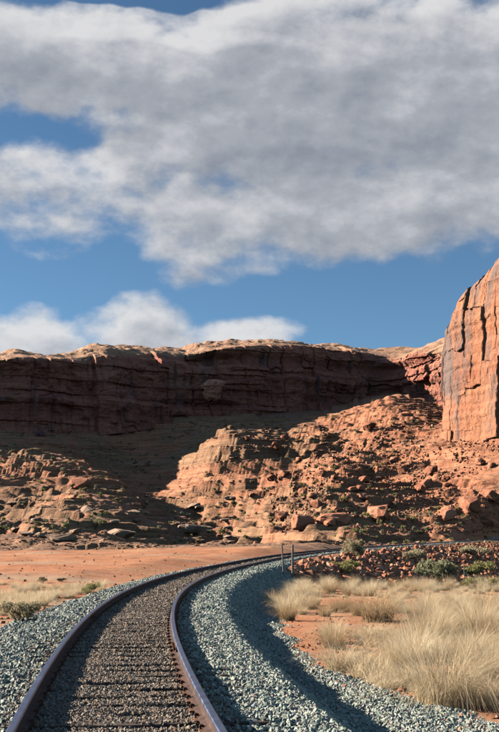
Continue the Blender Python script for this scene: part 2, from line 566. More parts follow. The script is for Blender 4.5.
COLS = {
    -300: {100: 552, 130: 553, 160: 549, 220: 538, 280: 516, 330: 488, 355: 453, 390: 447, 410: 440, 425: 425, 560: 425},
    0: {100: 552, 130: 553, 160: 547, 220: 530, 280: 502, 330: 472, 355: 458, 390: 450, 410: 441, 425: 425, 560: 422},
    60: {100: 551, 130: 552, 160: 546, 220: 524, 280: 494, 330: 466, 350: 458, 390: 457, 425: 444, 445: 425, 560: 420},
    105: {100: 550, 130: 552, 160: 545, 220: 519, 270: 496, 315: 474, 330: 468, 345: 470, 370: 478, 410: 468, 435: 450, 457: 422, 560: 417},
    135: {100: 549, 130: 551, 160: 545, 220: 521, 270: 500, 310: 488, 335: 490, 370: 494, 400: 487, 435: 462, 467: 420, 560: 415},
    180: {110: 548, 135: 549, 160: 545, 190: 536, 230: 522, 260: 512, 310: 508, 350: 500, 390: 483, 430: 452, 470: 412, 560: 408},
    207: {110: 548, 140: 548, 150: 549, 175: 542, 220: 529, 260: 515, 300: 505, 335: 497, 355: 478, 372: 455, 388: 436, 405: 431, 440: 428, 480: 409, 560: 406},
    240: {115: 547, 140: 547, 150: 549, 175: 543, 220: 531, 260: 517, 300: 502, 335: 488, 355: 472, 375: 451, 392: 436, 410: 431, 440: 428, 490: 408, 560: 404},
    290: {120: 546, 150: 541, 180: 533, 210: 522, 250: 508, 300: 490, 350: 467, 400: 444, 440: 429, 505: 403, 560: 400},
    340: {130: 544, 165: 538, 200: 521, 250: 496, 300: 474, 350: 452, 400: 434, 440: 421, 515: 399, 560: 396},
    400: {160: 541, 190: 538, 215: 531, 250: 512, 290: 488, 330: 461, 380: 425, 430: 404, 470: 393, 560: 390},
    450: {190: 538, 210: 535, 235: 518, 260: 500, 290: 474, 320: 450, 345: 438, 400: 420, 560: 400},
    499: {210: 536, 225: 530, 240: 513, 262: 488, 290: 456, 312: 438, 340: 435, 560: 400},
    800: {210: 536, 225: 520, 240: 490, 262: 460, 290: 430, 312: 420, 340: 415, 560: 400},
}
_cx = np.arange(-300, 801, 10.0); _cy = np.arange(80, 561, 4.0)
_tab = np.array([np.interp(_cy, list(c), zpix(list(c.values()), np.array(list(c), float))) for c in COLS.values()])
_tab = np.array([np.interp(_cx, list(COLS), _tab[:, j]) for j in range(len(_cy))]).T


def _blur(a, n, ax):
    k = np.ones(n) / n
    return np.apply_along_axis(lambda v: np.convolve(np.pad(v, n // 2, mode='edge'), k, 'valid'), ax, a)


_tab = _blur(_blur(_tab, 5, 0), 3, 1)


def bilin(tab, x0, dx, y0, dy, x, y):
    i = np.clip((x - x0) / dx, 0, tab.shape[0] - 1.001); j = np.clip((y - y0) / dy, 0, tab.shape[1] - 1.001)
    ii, jj = i.astype(int), j.astype(int); fi, fj = i - ii, j - jj
    return (tab[ii, jj] * (1 - fi) + tab[ii + 1, jj] * fi) * (1 - fj) + (tab[ii, jj + 1] * (1 - fi) + tab[ii + 1, jj + 1] * fi) * fj


def seg_dist(x, y, pts):
    best = np.full(np.shape(x), 1e9); along = np.zeros(np.shape(x)); L = 0
    for (ax, ay), (bx, by) in zip(pts[:-1], pts[1:]):
        vx, vy = bx - ax, by - ay; l2 = vx * vx + vy * vy
        t = np.clip(((x - ax) * vx + (y - ay) * vy) / l2, 0, 1)
        d = np.hypot(x - ax - t * vx, y - ay - t * vy)
        m = d < best
        best = np.where(m, d, best); along = np.where(m, L + t * math.sqrt(l2), along); L += math.sqrt(l2)
    return best, along


GULLY = [(2.0, 140.0), (-2.0, 170.0), (-5.0, 200.0), (-10.0, 240.0), (-18.5, 300.0), (-28.0, 370.0), (-34.0, 420.0)]


def terrace(q, a, b, keep):
    """q in layers: flat tread, steep riser between a and b of each layer"""
    f = np.floor(q); r = q - f
    return f + keep * r + (1 - keep) * sstep(a, b, r)


def outer(x, y):
    """land outside the curve: bench, ledges, talus"""
    px = 249.5 + F_PX * np.clip(x / np.maximum(y, 1e-3), -2, 2)
    px = np.where(y < 1, np.where(x < 0, -300, 800), px)
    r = np.hypot(x, y)
    yy = np.where(np.abs(x) > 1.2 * np.maximum(y, 0), r, y)
    z = bilin(_tab, -300, 10, 80, 4, px, yy)
    gd, ga = seg_dist(x + 4 * vnoise(x / 30, y / 30, 2.0), y, GULLY)
    z = z - (6.0 - 2.0 * sstep(60, 160, ga)) * np.exp(-(gd / 15.0) ** 2) * sstep(0, 22, ga) * (1 - sstep(190, 280, ga))
    zdx = bilin(_tab, -300, 10, 80, 4, 249.5 + F_PX * np.clip((x + 3) / np.maximum(y, 1e-3), -2, 2), yy)
    zdy = bilin(_tab, -300, 10, 80, 4, px, yy + 3)
    z0_ = bilin(_tab, -300, 10, 80, 4, px, yy)
    gsl = 6.0 * np.exp(-(gd / 16.0) ** 2) * gd / 128.0 * 0.9
    slope = np.hypot(zdx - z0_, zdy - z0_) / 3.0 + gsl
    gentle = 1 - sstep(0.2, 0.42, slope)
    hill = sstep(120, 165, yy + 22 * vnoise(x / 13, y / 13, 5.5))
    z = z + hill * (fbm(x / 34, y / 34, 1.0, 3) * 1.6)
    # ledges: two sets of beds, broken into blocks
    zw = z / 2.7
    zlay = z + 2.2 * vnoise(zw * 0 + 1.7, zw * 0 + 4.2, zw * 0.55) + 0.5 * vnoise(zw * 0 + 8.7, zw * 0 + 2.2, zw * 1.7)
    c1, e1 = cell_rand(x / 9.0 + vnoise(x / 9, y / 9, 4.) * .5, y / 5.0, 5)
    c2, e2 = cell_rand(x / 3.0, y / 1.9 + vnoise(x / 4, y / 4, 8.) * .4, 11)
    n = fbm(x / 11, y / 8, 5.0, 3, 0.5)
    T1 = 3.1
    q = (zlay + 1.0 * n + 0.5 * gentle * (c1 - .5) + 0.02 * x) / T1
    zt = terrace(q, 0.62, 0.82, 0.2) * T1 - 0.02 * x - 0.6 * n - (zlay - z)
    q2 = (zlay + 0.6 * n + - 0.015 * x) / 0.95
    zs = terrace(q2, 0.6, 0.85, 0.3) * 0.95 + 0.015 * x - 0.45 * n - (zlay - z)
    qb = (zlay + 1.3 * n - 0.03 * x + 1.5 * gentle * (c1 - .5)) / 5.6
    zb_ = terrace(qb, 0.6, 0.76, 0.18) * 5.6 + 0.03 * x - 0.8 * n - (zlay - z)
    kb = sstep(-30, -10, x) * (1 - sstep(34, 52, x)) * sstep(185, 225, y) * (1 - sstep(430, 450, y)) * sstep(-.35, .1, fbm(x / 28, y / 28, 3.1, 2) + .25)
    k1 = sstep(-0.15, 0.35, fbm(x / 45 + 3, y / 45, 9.0, 3) + 0.42 - 0.6 * sstep(20, 60, x))
    k2 = 0.75 * sstep(-0.1, 0.4, fbm(x / 22 + 13, y / 22, 2.0, 3) + 0.05)
    zz = z + k1 * (zt - z) + (1 - k1) * k2 * (zs - z)
    zz = zz + kb * (zb_ + 0.3 * (zs - z) - zz)
    # thin beds: every slope is a stack of small ragged ledges
    rag = fbm(x / 7.0, y / 4.0, 8.0, 2, 0.5)
    tb = 0.85
    qa = (zz + 0.30 * rag + 0.012 * x + 0.35 * vnoise(0 * x + 2.2, 0 * x + 6.1, zz / 1.3)) / tb
    za = terrace(qa, 0.55, 0.78, 0.12) * tb - 0.012 * x - 0.12 * rag - 0.35 * vnoise(0 * x + 2.2, 0 * x + 6.1, zz / 1.3)
    qc = (zz + 0.9 * rag - 0.02 * x) / 1.9
    zc_ = terrace(qc, 0.62, 0.80, 0.15) * 1.9 + 0.02 * x - 0.55 * rag
    kt = sstep(-.35, .15, fbm(x / 18 + 31, y / 18, 2.0, 2) + .25 - .35 * sstep(25, 60, x))
    ks = sstep(-.1, .25, fbm(x / 26 + 11, y / 26, 6.0, 2) + .1)
    fl = sstep(-32, -18, x) * (1 - sstep(22, 40, x)) * sstep(150, 185, y) * (1 - sstep(400, 430, y))
    kt = np.maximum(kt, fl); ks = np.maximum(ks, 0.9 * fl)
    up = sstep(355, 385, y + 12 * vnoise(x / 20, y / 20, 3.7))
    kt = np.maximum(kt, up); ks = np.maximum(ks, up * sstep(-.2, .2, fbm(x / 16, y / 16, 4.4, 2) + .15))
    zz = zz + kt * ((1 - ks) * (za - zz) + ks * (zc_ - zz))
    # loose blocks and rough
    rough = sstep(-0.3, 0.5, fbm(x / 25, y / 25 + 7, 3.0, 3) + 0.3 * sstep(10, 50, x))
    blk = np.clip((c2 - 0.66) * 2.4, 0, 1) * sstep(0.02, 0.2, e2) * 0.8 + np.clip((c1 - 0.82) * 4, 0, 1) * sstep(0.03, 0.16, e1) * 0.9
    zz = zz + gentle * rough * blk * (1 - .45 * sstep(15, 45, x)) + fbm(x / 2.2, y / 2.2, 6.0, 4) * 0.32
    return z + hill * (zz - z)


LEFT_Y = [-400, 0, 32, 39, 44, 70, 90]
LEFT_Z = [-.6, -.5, -.45, -.45, -.2, .05, .15]
IN_Y = [-400, 0, 12, 30, 58, 64, 72, 85, 110, 150, 210, 400]
IN_Z = [-.45, -.45, -.5, -.78, -1.05, -1.35, -2.0, -2.8, -3.6, -3.6, -2.8, -1]


def land(x, y):
    d = dist_track(x, y)
    g = grade(np.minimum(y, 260))
    rough = fbm(x / 3.1, y / 3.1, 1.0, 3) * 0.06 + fbm(x / 0.7, y / 0.7, 2.0, 2) * 0.015
    low = np.interp(y, LEFT_Y, LEFT_Z)
    r = np.hypot(x, y)
    t = sstep(85, 112, np.where(np.abs(x) > 1.2 * np.maximum(y, 0), r, y))
    zo = low * (1 - t) + (outer(x, y) * t if np.any(t > 0) else 0) + rough * 1.5 + 0.10 * sstep(36, 60, y) * fbm(x / 6, y / 9, 3.3, 3)
    a = np.abs(d)
    bank = g - 0.06 - np.maximum(a - 1.85, 0) * (0.76 - 0.36 * sstep(60, 82, y) * (d > 0))
    zo = np.where(zo < bank, bank, (g - 0.45) + (zo - (g - 0.45)) * sstep(2.4, 7.0, a))
    zo = np.maximum(zo, bank)
    zi = np.interp(y, IN_Y, IN_Z) + rough + 0.10 * fbm(x / 9, y / 9, 7.0, 2)
    rip = sstep(40, 70, y) * sstep(2.3, 3.2, a) * (1 - sstep(8, 14, a))
    c2, e2 = cell_rand(x / 0.9, y / 0.9, 21)
    bank_i = bank + rip * (0.35 * c2 * sstep(0.02, .2, e2) - 0.1)
    zi = np.maximum(zi, bank_i)
    z = np.where(d < 0, zo, zi)
    return z - 0.05 * (a < 3.0), d


def theta_axis(fine, lo, hi):
    a = np.arange(lo, hi + 1e-6, fine)
    l = np.concatenate([np.arange(-180, -60, 6.0), np.arange(-60, -30, 2.0), np.arange(-30, lo - 0.2, 0.5)])
    return np.radians(np.concatenate([l, a, -l[::-1][:-1]] if abs(lo + hi) < 1e-6 else [l, a]))


def polar(th, r):
    T, RR = np.meshgrid(th, r)
    return RR * np.sin(T), RR * np.cos(T)


GRIDS = []


def sheet(name, th, r, mat, smooth=True):
    x, y = polar(th, r)
    z = np.empty_like(x)
    for i in range(0, len(r), 100):
        z[i:i + 100] = land(x[i:i + 100], y[i:i + 100])[0]
    if not smooth:
        for _ in range(1): z = .25 * np.roll(z, 1, 1) + .5 * z + .25 * np.roll(z, -1, 1)
    GRIDS.append((th, r, z))
    me = np_mesh(name, np.stack([x, y, z], -1).reshape(-1, 3), grid_faces(len(r), len(th), wrap=True)[:, ::-1], smooth, [mat])
    o = link(bpy.data.objects.new(name, me))
    tag(o, kind='structure')
    return o


r1 = [0.05, 1, 2, 3, 4]
while r1[-1] < 112: r1.append(r1[-1] + max(0.07, 0.0062 * r1[-1]))
r1 = np.array(r1)
ground = sheet('ground', theta_axis(0.09, -16.2, 16.2), r1, M_ground)
r2 = [r1[-1]]
while r2[-1] < 470: r2.append(r2[-1] + (0.3 if r2[-1] < 330 else 0.6))
r2 += [480, 500, 530, 560, 700, 1000, 1600, 3000, 6000]
hillside = sheet('hillside', theta_axis(0.054, -15.5, 15.5), np.array(r2), M_hill, False)


def gz(x, y):
    """height of the built ground"""
    x = np.asarray(x, float); y = np.asarray(y, float)
    th = np.arctan2(x, y); r = np.hypot(x, y)
    out = np.zeros(np.shape(x))
    for k, (ta, ra, z) in enumerate(GRIDS):
        m = (r <= ra[-1]) if k == 0 else (r > GRIDS[0][1][-1])
        i = np.clip(np.interp(r, ra, np.arange(len(ra))), 0, len(ra) - 1.001); j = np.clip(np.interp(th, ta, np.arange(len(ta))), 0, len(ta) - 1.001)
        ii, jj = i.astype(int), j.astype(int); fi, fj = i - ii, j - jj
        v = (z[ii, jj] * (1 - fi) + z[ii + 1, jj] * fi) * (1 - fj) + (z[ii, jj + 1] * (1 - fi) + z[ii + 1, jj + 1] * fi) * fj
        out = np.where(m, v, out)
    return out


_Yr = np.concatenate([np.arange(4, 110, 0.25), np.arange(110, 520, 0.7)])


def on_ground(px, py, ymin=0):
    """where the sight line of a photo pixel meets the ground: arrays x, y, z (nan if none)"""
    px = np.atleast_1d(np.asarray(px, float)); py = np.atleast_1d(np.asarray(py, float))
    sl = np.tan(PITCH + np.arctan((366 - py) / F_PX))
    kx = (px - 249.5) / F_PX * np.cos(PITCH) * (1 + sl * math.tan(PITCH))
    Y = _Yr[_Yr >= ymin]
    zr = CAM_Z + sl[:, None] * Y[None]
    X = kx[:, None] * Y[None]
    hit = zr < gz(X, np.broadcast_to(Y, X.shape))
    ok = hit.any(1); i = hit.argmax(1)
    yy = np.where(ok, Y[i], np.nan); xx = kx * yy
    return xx, yy, gz(np.nan_to_num(xx), np.nan_to_num(yy))


# ------------------------------------------------------------------ canyon wall and tower
def resample(pts, step, rounds=2):
    p = np.array(pts, float)
    for _ in range(rounds):
        q = [p[0]]
        for a, b in zip(p[:-1], p[1:]): q += [a * .75 + b * .25, a * .25 + b * .75]
        p = np.array(q + [p[-1]])
    L = np.concatenate([[0], np.cumsum(np.hypot(*np.diff(p, axis=0).T))])
    s = np.arange(0, L[-1], step)
    P = np.stack([np.interp(s, L, p[:, 0]), np.interp(s, L, p[:, 1])], 1)
    T = np.gradient(P, axis=0)
    for _ in range(3):
        for c in (0, 1): T[:, c] = np.convolve(np.pad(T[:, c], 6, mode='edge'), np.ones(13) / 13, 'valid')
    T /= np.hypot(T[:, 0], T[:, 1])[:, None]
    return s, P, T


def ridged(x, y, z, o=3): return 1 - np.abs(fbm(x, y, z, o)) * 1.6


def panels(S, Z, wmin, wmax, band, seed, soft=0.12):
    """flat upright panels between straight joints: depth -1..1 and closeness to a joint 0..1"""
    g = np.random.default_rng(seed)
    br = np.cumsum(g.uniform(wmin, wmax, 400)) - 20
    Sw = S + 0.12 * wmin * vnoise(S / (wmax * 2), Z / (band * 1.5), seed * 1.0) + 0.03 * wmin * vnoise(S / 2, Z / 1.3, seed + 2.0)
    i = np.clip(np.searchsorted(br, Sw), 1, 399)
    w = br[i] - br[i - 1]
    f = Sw - br[i - 1]
    edge = np.minimum(f, w - f)
    off = g.uniform(0, band, 400)[i]
    zz = (Z + off + 1.2 * vnoise(S / 3, Z / 8, seed + 5.0)) / band
    j = np.floor(zz).astype(int)
    zf = np.minimum(zz - j, 1 - (zz - j)) * band
    d = g.uniform(-1, 1, (400, 64))[i, j & 63]
    crack = g.random(400)[i] * (1 - sstep(0.0, soft * 2.5, edge))
    return d * sstep(-soft, soft, np.minimum(edge, zf)), crack


def build_wall():
    plan = [(-260, 372), (-180, 402), (-128, 424), (-102, 428), (-84, 440), (-60, 446), (-40, 466), (-20, 474), (8, 490), (30, 500), (52, 512), (67, 522),
            (71, 505), (76, 485), (82, 462), (88, 438), (108, 410), (140, 395)]
    s, P, T = resample(plan, 0.36)
    N = np.stack([T[:, 1], -T[:, 0]], 1)          # outward: towards the camera for a wall running to +x
    px = 249.5 + F_PX * P[:, 0] / P[:, 1]
    rim_x = [-300, 0, 14, 25, 40, 52, 66, 80, 92, 108, 125, 150, 172, 190, 200, 212, 232, 260, 290, 320, 345, 368, 380, 388, 396, 406, 413, 422, 432, 445, 500]
    rim_y = [351, 354, 353, 352, 353, 354, 353, 353, 351, 348, 346, 347, 348, 349, 349, 346, 343, 341, 342, 343, 344, 345, 347, 349, 344, 340, 342, 343, 338, 338, 338]
    rim = zpix(np.interp(px, rim_x, rim_y), P[:, 1] + 26)
    foot = zpix(np.interp(px, [-300, 0, 100, 200, 300, 385, 445], [428, 428, 424, 412, 405, 400, 400]), P[:, 1]) - 5 - 22 * sstep(355, 400, px)
    H = rim - foot
    # profile: (height fraction, set back in metres)
    prof = [(0, -4), (0.16, -1.5), (0.30, 0.0), (0.44, 0.6), (0.46, 3.2), (0.50, 4.0), (0.66, 4.6), (0.79, 5.0), (0.835, 6.2), (0.865, 9.0), (0.91, 14.0), (0.955, 21), (1.0, 30), (0.99, 40), (0.94, 55), (0.8, 75)]
    dens = [16, 14, 16, 8, 6, 26, 24, 12, 8, 8, 9, 8, 8, 6, 5]
    hf, sb = [], []
    for (a, b), (c, d), n in zip(prof[:-1], prof[1:], dens):
        t = np.arange(n) / n
        hf += list(a + (c - a) * t); sb += list(b + (d - b) * t)
    hf.append(prof[-1][0]); sb.append(prof[-1][1])
    hf, sb = np.array(hf), np.array(sb)
    nr, nc = len(hf), len(s)
    Zb = foot[None] + hf[:, None] * H[None]
    S = np.broadcast_to(s, (nr, nc))
    cap = sstep(0.83, 0.94, np.maximum.accumulate(hf))[:, None]       # 1 on the rounded top
    # plan-scale relief: buttresses and alcoves, joints, beds
    big = fbm(S / 38, Zb / 90, 1.0, 3) * 5.0
    mid = fbm(S / 11, Zb / 40, 4.0, 3) * 1.7
    p1, k1_ = panels(S, Zb, 4.0, 15.0, 22.0, 3, 0.3)
    p2, k2_ = panels(S, Zb, 1.5, 5.0, 6.0, 4, 0.25)
    joint = p1 * 1.9 - 1.6 * k1_ ** 2 + p2 * 0.7 - 0.3 * k2_ ** 2
    bed_z = Zb + 1.5 * vnoise(S / 40, 0.0 * S, 2.0)
    bed = vnoise(0 * S + 3.3, 0 * S + 1.1, bed_z / 4.2) * 1.5 + np.sign(vnoise(0 * S + 3.3, S / 60, bed_z / 1.5)) * 0.3 * (1 + vnoise(S / 14, Zb / 9, 3.))
    fine = fbm(S / 3.0, Zb / 2.2, 8.0, 4) * 0.8
    alc = -7.0 * (1 - sstep(340, 372, px))[None] * np.clip(fbm(S / 26 + 7, Zb / 14, 12.0, 2) - 0.28, 0, 1)    # alcoves
    disp = (big + mid + joint * (1 - .6 * cap) + bed * 1.5 + fine + alc * (1 - cap)) * (1 - 0.75 * cap) + big * .5 * cap
    back = sb[:, None] - disp
    X = P[None, :, 0] - N[None, :, 0] * back; Y = P[None, :, 1] - N[None, :, 1] * back
    dome = fbm(X / 15, Y / 15, 2.0, 3) * 1.1 + fbm(X / 5, Y / 5, 3.0, 3) * 0.8
    tread = terrace((Zb + dome) / 2.3, 0.45, 0.95, 0.7) * 2.3
    Z = Zb * (1 - cap) + (tread) * cap
    me = np_mesh('canyon_wall', np.stack([X, Y, Z], -1).reshape(-1, 3), grid_faces(nr, nc), False, [M_wall])
    me.attributes.new('cap', 'FLOAT', 'POINT').data.foreach_set('value', (sstep(.79, .87, np.maximum.accumulate(hf))[:, None] + 0 * X).astype(np.float32).ravel())
    tag(link(bpy.data.objects.new('canyon_wall', me)), kind='structure')


build_wall()


def build_tower():
    plan = [(120, 470), (92, 430), (74, 385), (67, 358), (63.5, 346), (66.5, 337), (72, 326), (79, 311), (90, 288), (108, 255), (140, 225)]
    s, P, T = resample(plan, 0.24, 2)
    N = np.stack([T[:, 1], -T[:, 0]], 1)
    # running away from +y: the outside lies on the left, towards -x
    if (N[len(N) // 2] @ np.array([-1, -0.4])) < 0: N = -N
    Y0 = P[:, 1]
    rim = np.interp(Y0, [225, 288, 306, 316, 322, 328, 334, 339, 343, 350, 385, 470], [100, 98, 96, 93, 90.5, 86.0, 81.5, 78.0, 74, 73, 72, 70])
    rim = rim + 2.2 * (vnoise(np.floor(s / 4.0) * 1.7, 0 * s + .5, 0 * s + 3.5))
    foot = np.full_like(rim, 22.0)
    H = rim - foot
    prof = [(0, -2.0), (0.18, -0.6), (0.30, 0.0), (0.6, 0.7), (0.85, 1.4), (0.93, 2.2), (0.97, 3.6), (1.0, 7), (1.03, 14), (1.05, 26), (1.0, 40)]
    dens = [26, 26, 70, 60, 22, 14, 12, 12, 10, 8]
    hf, sb = [], []
    for (a, b), (c, d), n in zip(prof[:-1], prof[1:], dens):
        t = np.arange(n) / n
        hf += list(a + (c - a) * t); sb += list(b + (d - b) * t)
    hf, sb = np.array(hf + [prof[-1][0]]), np.array(sb + [prof[-1][1]])
    nr, nc = len(hf), len(s)
    Zb = foot[None] + hf[:, None] * H[None]
    S = np.broadcast_to(s, (nr, nc))
    cap = sstep(0.95, 1.02, np.maximum.accumulate(hf))[:, None]
    big = fbm(S / 16 + 5, Zb / 120, 1.0, 2) * 1.6
    # tall joint-bounded slabs, stepped in and out, with chimneys between them
    p1, k1_ = panels(S, Zb, 4.0, 12.0, 26.0, 11, 0.25)
    p2, k2_ = panels(S, Zb, 1.5, 4.5, 8.0, 12, 0.15)
    slab = p1 * 0.95 - 0.5 * k1_ ** 3
    slab2 = p2 * 0.24 - 0.15 * k2_ ** 3
    bed = vnoise(0 * S + 2.3, S / 30, Zb / 4.0) * 0.5 + vnoise(0 * S + 5.3, S / 30, Zb / 1.2) * 0.25
    fine = fbm(S / 1.6, Zb / 2.6, 8.0, 4) * 0.22
    disp = (big + slab + slab2 + bed + fine) * (1 - .6 * cap)
    back = sb[:, None] - disp
    X = P[None, :, 0] - N[None, :, 0] * back; Y = P[None, :, 1] - N[None, :, 1] * back
    Z = Zb + cap * (fbm(X / 6, Y / 6, 4.0, 3) * 2.2 + 0) + (1 - cap) * 0
    Z = Z * (1 - cap) + cap * (terrace(Z / 2.6, 0.5, 0.8, 0.35) * 2.6)
    me = np_mesh('canyon_tower', np.stack([X, Y, Z], -1).reshape(-1, 3), grid_faces(nr, nc)[:, ::-1], False, [M_tower])
    tag(link(bpy.data.objects.new('cliff_tower', me)), kind='structure')


build_tower()


# ------------------------------------------------------------------ stones
def hull_rock(name, n, sx, sy, sz, seed, mat, cuts=0.0, bevel=0.0, smooth=False, sub=0):
    rr = random.Random(seed)
    bm = bmesh.new()
    for _ in range(n):
        v = Vector((rr.gauss(0, 1), rr.gauss(0, 1), rr.gauss(0, 1)))
        v = v.normalized()
        m = max(abs(v.x), abs(v.y), abs(v.z))
        v = v.lerp(v / m * 0.9, 0.65) * rr.uniform(0.82, 1.05)     # between a ball and a block
        bm.verts.new((v.x * sx, v.y * sy, v.z * sz))
    h = bmesh.ops.convex_hull(bm, input=bm.verts)
    junk = [g for g in h['geom_interior'] if isinstance(g, bmesh.types.BMVert)]
    if junk: bmesh.ops.delete(bm, geom=junk, context='VERTS')
    loose = [v for v in bm.verts if not v.link_faces]
    if loose: bmesh.ops.delete(bm, geom=loose, context='VERTS')
    if bevel:
        bmesh.ops.dissolve_limit(bm, angle_limit=R(14), verts=bm.verts, edges=bm.edges)
        bmesh.ops.bevel(bm, geom=list(bm.edges), offset=bevel, segments=1, affect='EDGES', clamp_overlap=True)
    if sub:
        bmesh.ops.triangulate(bm, faces=bm.faces)
        bmesh.ops.subdivide_edges(bm, edges=bm.edges, cuts=sub, use_grid_fill=True)
        co = np.array([v.co[:] for v in bm.verts])
        k = 1.0 / max(sx, sy, sz)
        d = fbm(co[:, 0] * k * 2.5 + seed, co[:, 1] * k * 2.5, co[:, 2] * k * 2.5, 3) * 0.09 / k
        for v, a in zip(bm.verts, d): v.co += v.co.normalized() * float(a)
    bmesh.ops.recalc_face_normals(bm, faces=bm.faces)
    for f in bm.faces: f.smooth = smooth
    me = bpy.data.meshes.new(name); bm.to_mesh(me); bm.free()
    me.materials.append(mat)
    return me


def source_col(name, meshes):
    c = bpy.data.collections.new(name)
    for i, me in enumerate(meshes):
        o = bpy.data.objects.new(me.name, me); c.objects.link(o)
    return c


def scatter(name, col, pos, rot, scl, label, cat):
    """one object of stuff: the sources of a collection set on given points"""
    me = bpy.data.meshes.new(name)
    me.vertices.add(len(pos)); me.vertices.foreach_set('co', np.asarray(pos, np.float32).ravel())
    for an, dt, arr in (('rot', 'FLOAT_VECTOR', rot), ('scl', 'FLOAT_VECTOR', scl)):
        a = me.attributes.new(an, dt, 'POINT'); a.data.foreach_set('vector', np.asarray(arr, np.float32).ravel())
    o = link(bpy.data.objects.new(name, me))
    ng = bpy.data.node_groups.new(name, 'GeometryNodeTree')
    ng.interface.new_socket('Geometry', in_out='INPUT', socket_type='NodeSocketGeometry')
    ng.interface.new_socket('Geometry', in_out='OUTPUT', socket_type='NodeSocketGeometry')
    nd = ng.nodes
    gi, go = nd.new('NodeGroupInput'), nd.new('NodeGroupOutput')
    ip = nd.new('GeometryNodeInstanceOnPoints')
    ci = nd.new('GeometryNodeCollectionInfo'); ci.inputs[0].default_value = col
    ci.inputs['Separate Children'].default_value = True; ci.inputs['Reset Children'].default_value = True
    at = {}
    for an in ('rot', 'scl'):
        n = nd.new('GeometryNodeInputNamedAttribute'); n.data_type = 'FLOAT_VECTOR'; n.inputs[0].default_value = an
        at[an] = n.outputs[0]
    e2r = nd.new('FunctionNodeEulerToRotation'); ng.links.new(at['rot'], e2r.inputs[0])
    ng.links.new(gi.outputs[0], ip.inputs['Points']); ng.links.new(ci.outputs[0], ip.inputs['Instance'])
    ip.inputs['Pick Instance'].default_value = True
    ng.links.new(e2r.outputs[0], ip.inputs['Rotation']); ng.links.new(at['scl'], ip.inputs['Scale'])
    ng.links.new(ip.outputs[0], go.inputs[0])
    mod = o.modifiers.new('scatter', 'NODES'); mod.node_group = ng
    tag(o, label, cat, kind='stuff')
    return o


def rnd_rot(n): return RNG.uniform(-math.pi, math.pi, (n, 3))


def rnd_scl(n, lo, hi, aniso=0.25):
    s = lo + (hi - lo) * RNG.random(n) ** 1.8
    return s[:, None] * RNG.uniform(1 - aniso, 1 + aniso, (n, 3))


# ------------------------------------------------------------------ ballast bed
TIE_STEP, TIE_W, TIE_L, TIE_S0 = 0.52, 0.23, 2.6, 3.0
S_END = 285.0


def bed_z(d, s):
    """height of the ballast surface over the track grade"""
    a = np.abs(d)
    z = np.where(a < 1.85, -0.02 - 0.03 * sstep(1.2, 1.85, a), 0)
    return np.where(a < 1.85, z, -0.05 - (a - 1.85) * 0.78)


sb_s = np.concatenate([np.arange(-20, 4, 1.0), np.arange(4, 30, 0.12), np.arange(30, 80, 0.3), np.arange(80, S_END, 0.8)])
sb_d = np.concatenate([np.linspace(-3.3, -1.5, 16), np.linspace(-1.4, 1.4, 24), np.linspace(1.5, 5.2, 30)])
SS, DD = np.meshgrid(sb_s, sb_d, indexing='ij')
bx, by, bg_ = sd(SS, DD)
g_here = gz(bx, by)
spread = 0.02 * fbm(bx / .5, by / .5, 3.0, 2)
bz = np.maximum(bg_ + bed_z(DD, SS), g_here + 0.045 - 0.10 * sstep(2.7, 3.6, np.abs(DD) - 1.2 * (1 - sstep(11, 18, SS)) * (DD > 0))) + spread
bz = np.where(np.abs(DD) > 1.3, bz + 0.03 * fbm(bx / 1.2, by / 1.2, 5.0, 2), bz)
bz = bz - 0.35 * sstep(64, 82, SS) * sstep(1.45, 1.8, DD)
bed = np_mesh('ballast_bed', np.stack([bx, by, bz], -1).reshape(-1, 3), grid_faces(len(sb_s), len(sb_d)), True, [M_bed])
at = bed.attributes.new('crib', 'FLOAT', 'POINT')
crib = (1 - sstep(0.95, 1.25, DD + 0.25 * fbm(bx / .8, by / .8, 9.0, 2))) * (1 - sstep(0.75, 0.95, -DD))
at.data.foreach_set('value', crib.astype(np.float32).ravel())
tag(link(bpy.data.objects.new('ballast_bed', bed)), kind='structure')
_bedtab = bz - bg_


def bed_height(s, d):
    i = np.interp(s, sb_s, np.arange(len(sb_s))); j = np.interp(d, sb_d, np.arange(len(sb_d)))
    i = np.clip(i, 0, len(sb_s) - 1.001); j = np.clip(j, 0, len(sb_d) - 1.001)
    ii, jj = i.astype(int), j.astype(int); fi, fj = i - ii, j - jj
    t = _bedtab
    return (t[ii, jj] * (1 - fi) + t[ii + 1, jj] * fi) * (1 - fj) + (t[ii, jj + 1] * (1 - fi) + t[ii + 1, jj + 1] * fi) * fj


def on_tie(s, d):
    f = ((s - TIE_S0 + TIE_STEP / 2) % TIE_STEP) - TIE_STEP / 2
    return (np.abs(f) < TIE_W / 2) & (np.abs(d) < TIE_L / 2)


def strew(zones, dfun, keep):
    P, Q = [], []
    for (s0, s1, dens, k) in zones:
        d0, d1 = dfun
        n = int((s1 - s0) * (d1 - d0) * dens)
        s = RNG.uniform(s0, s1, n); d = RNG.uniform(d0, d1, n)
        m = keep(s, d)
        s, d = s[m], d[m]
        x, y, g = sd(s, d)
        z = g + np.maximum(bed_height(s, d), np.where(on_tie(s, d), 0.0, -9))
        P.append(np.stack([x, y, z + RNG.uniform(-0.006, 0.012, len(s)) * k], 1))
        Q.append(np.full(len(s), k))
    return np.concatenate(P), np.concatenate(Q)


bal_src = source_col('ballast_sources', [hull_rock('ballast_stone', 13, 1, 0.72, 0.55, i, M_ballast) for i in range(8)])
crib_src = source_col('crib_sources', [hull_rock('crib_stone', 12, 1, 0.75, 0.6, 40 + i, M_crib) for i in range(8)])


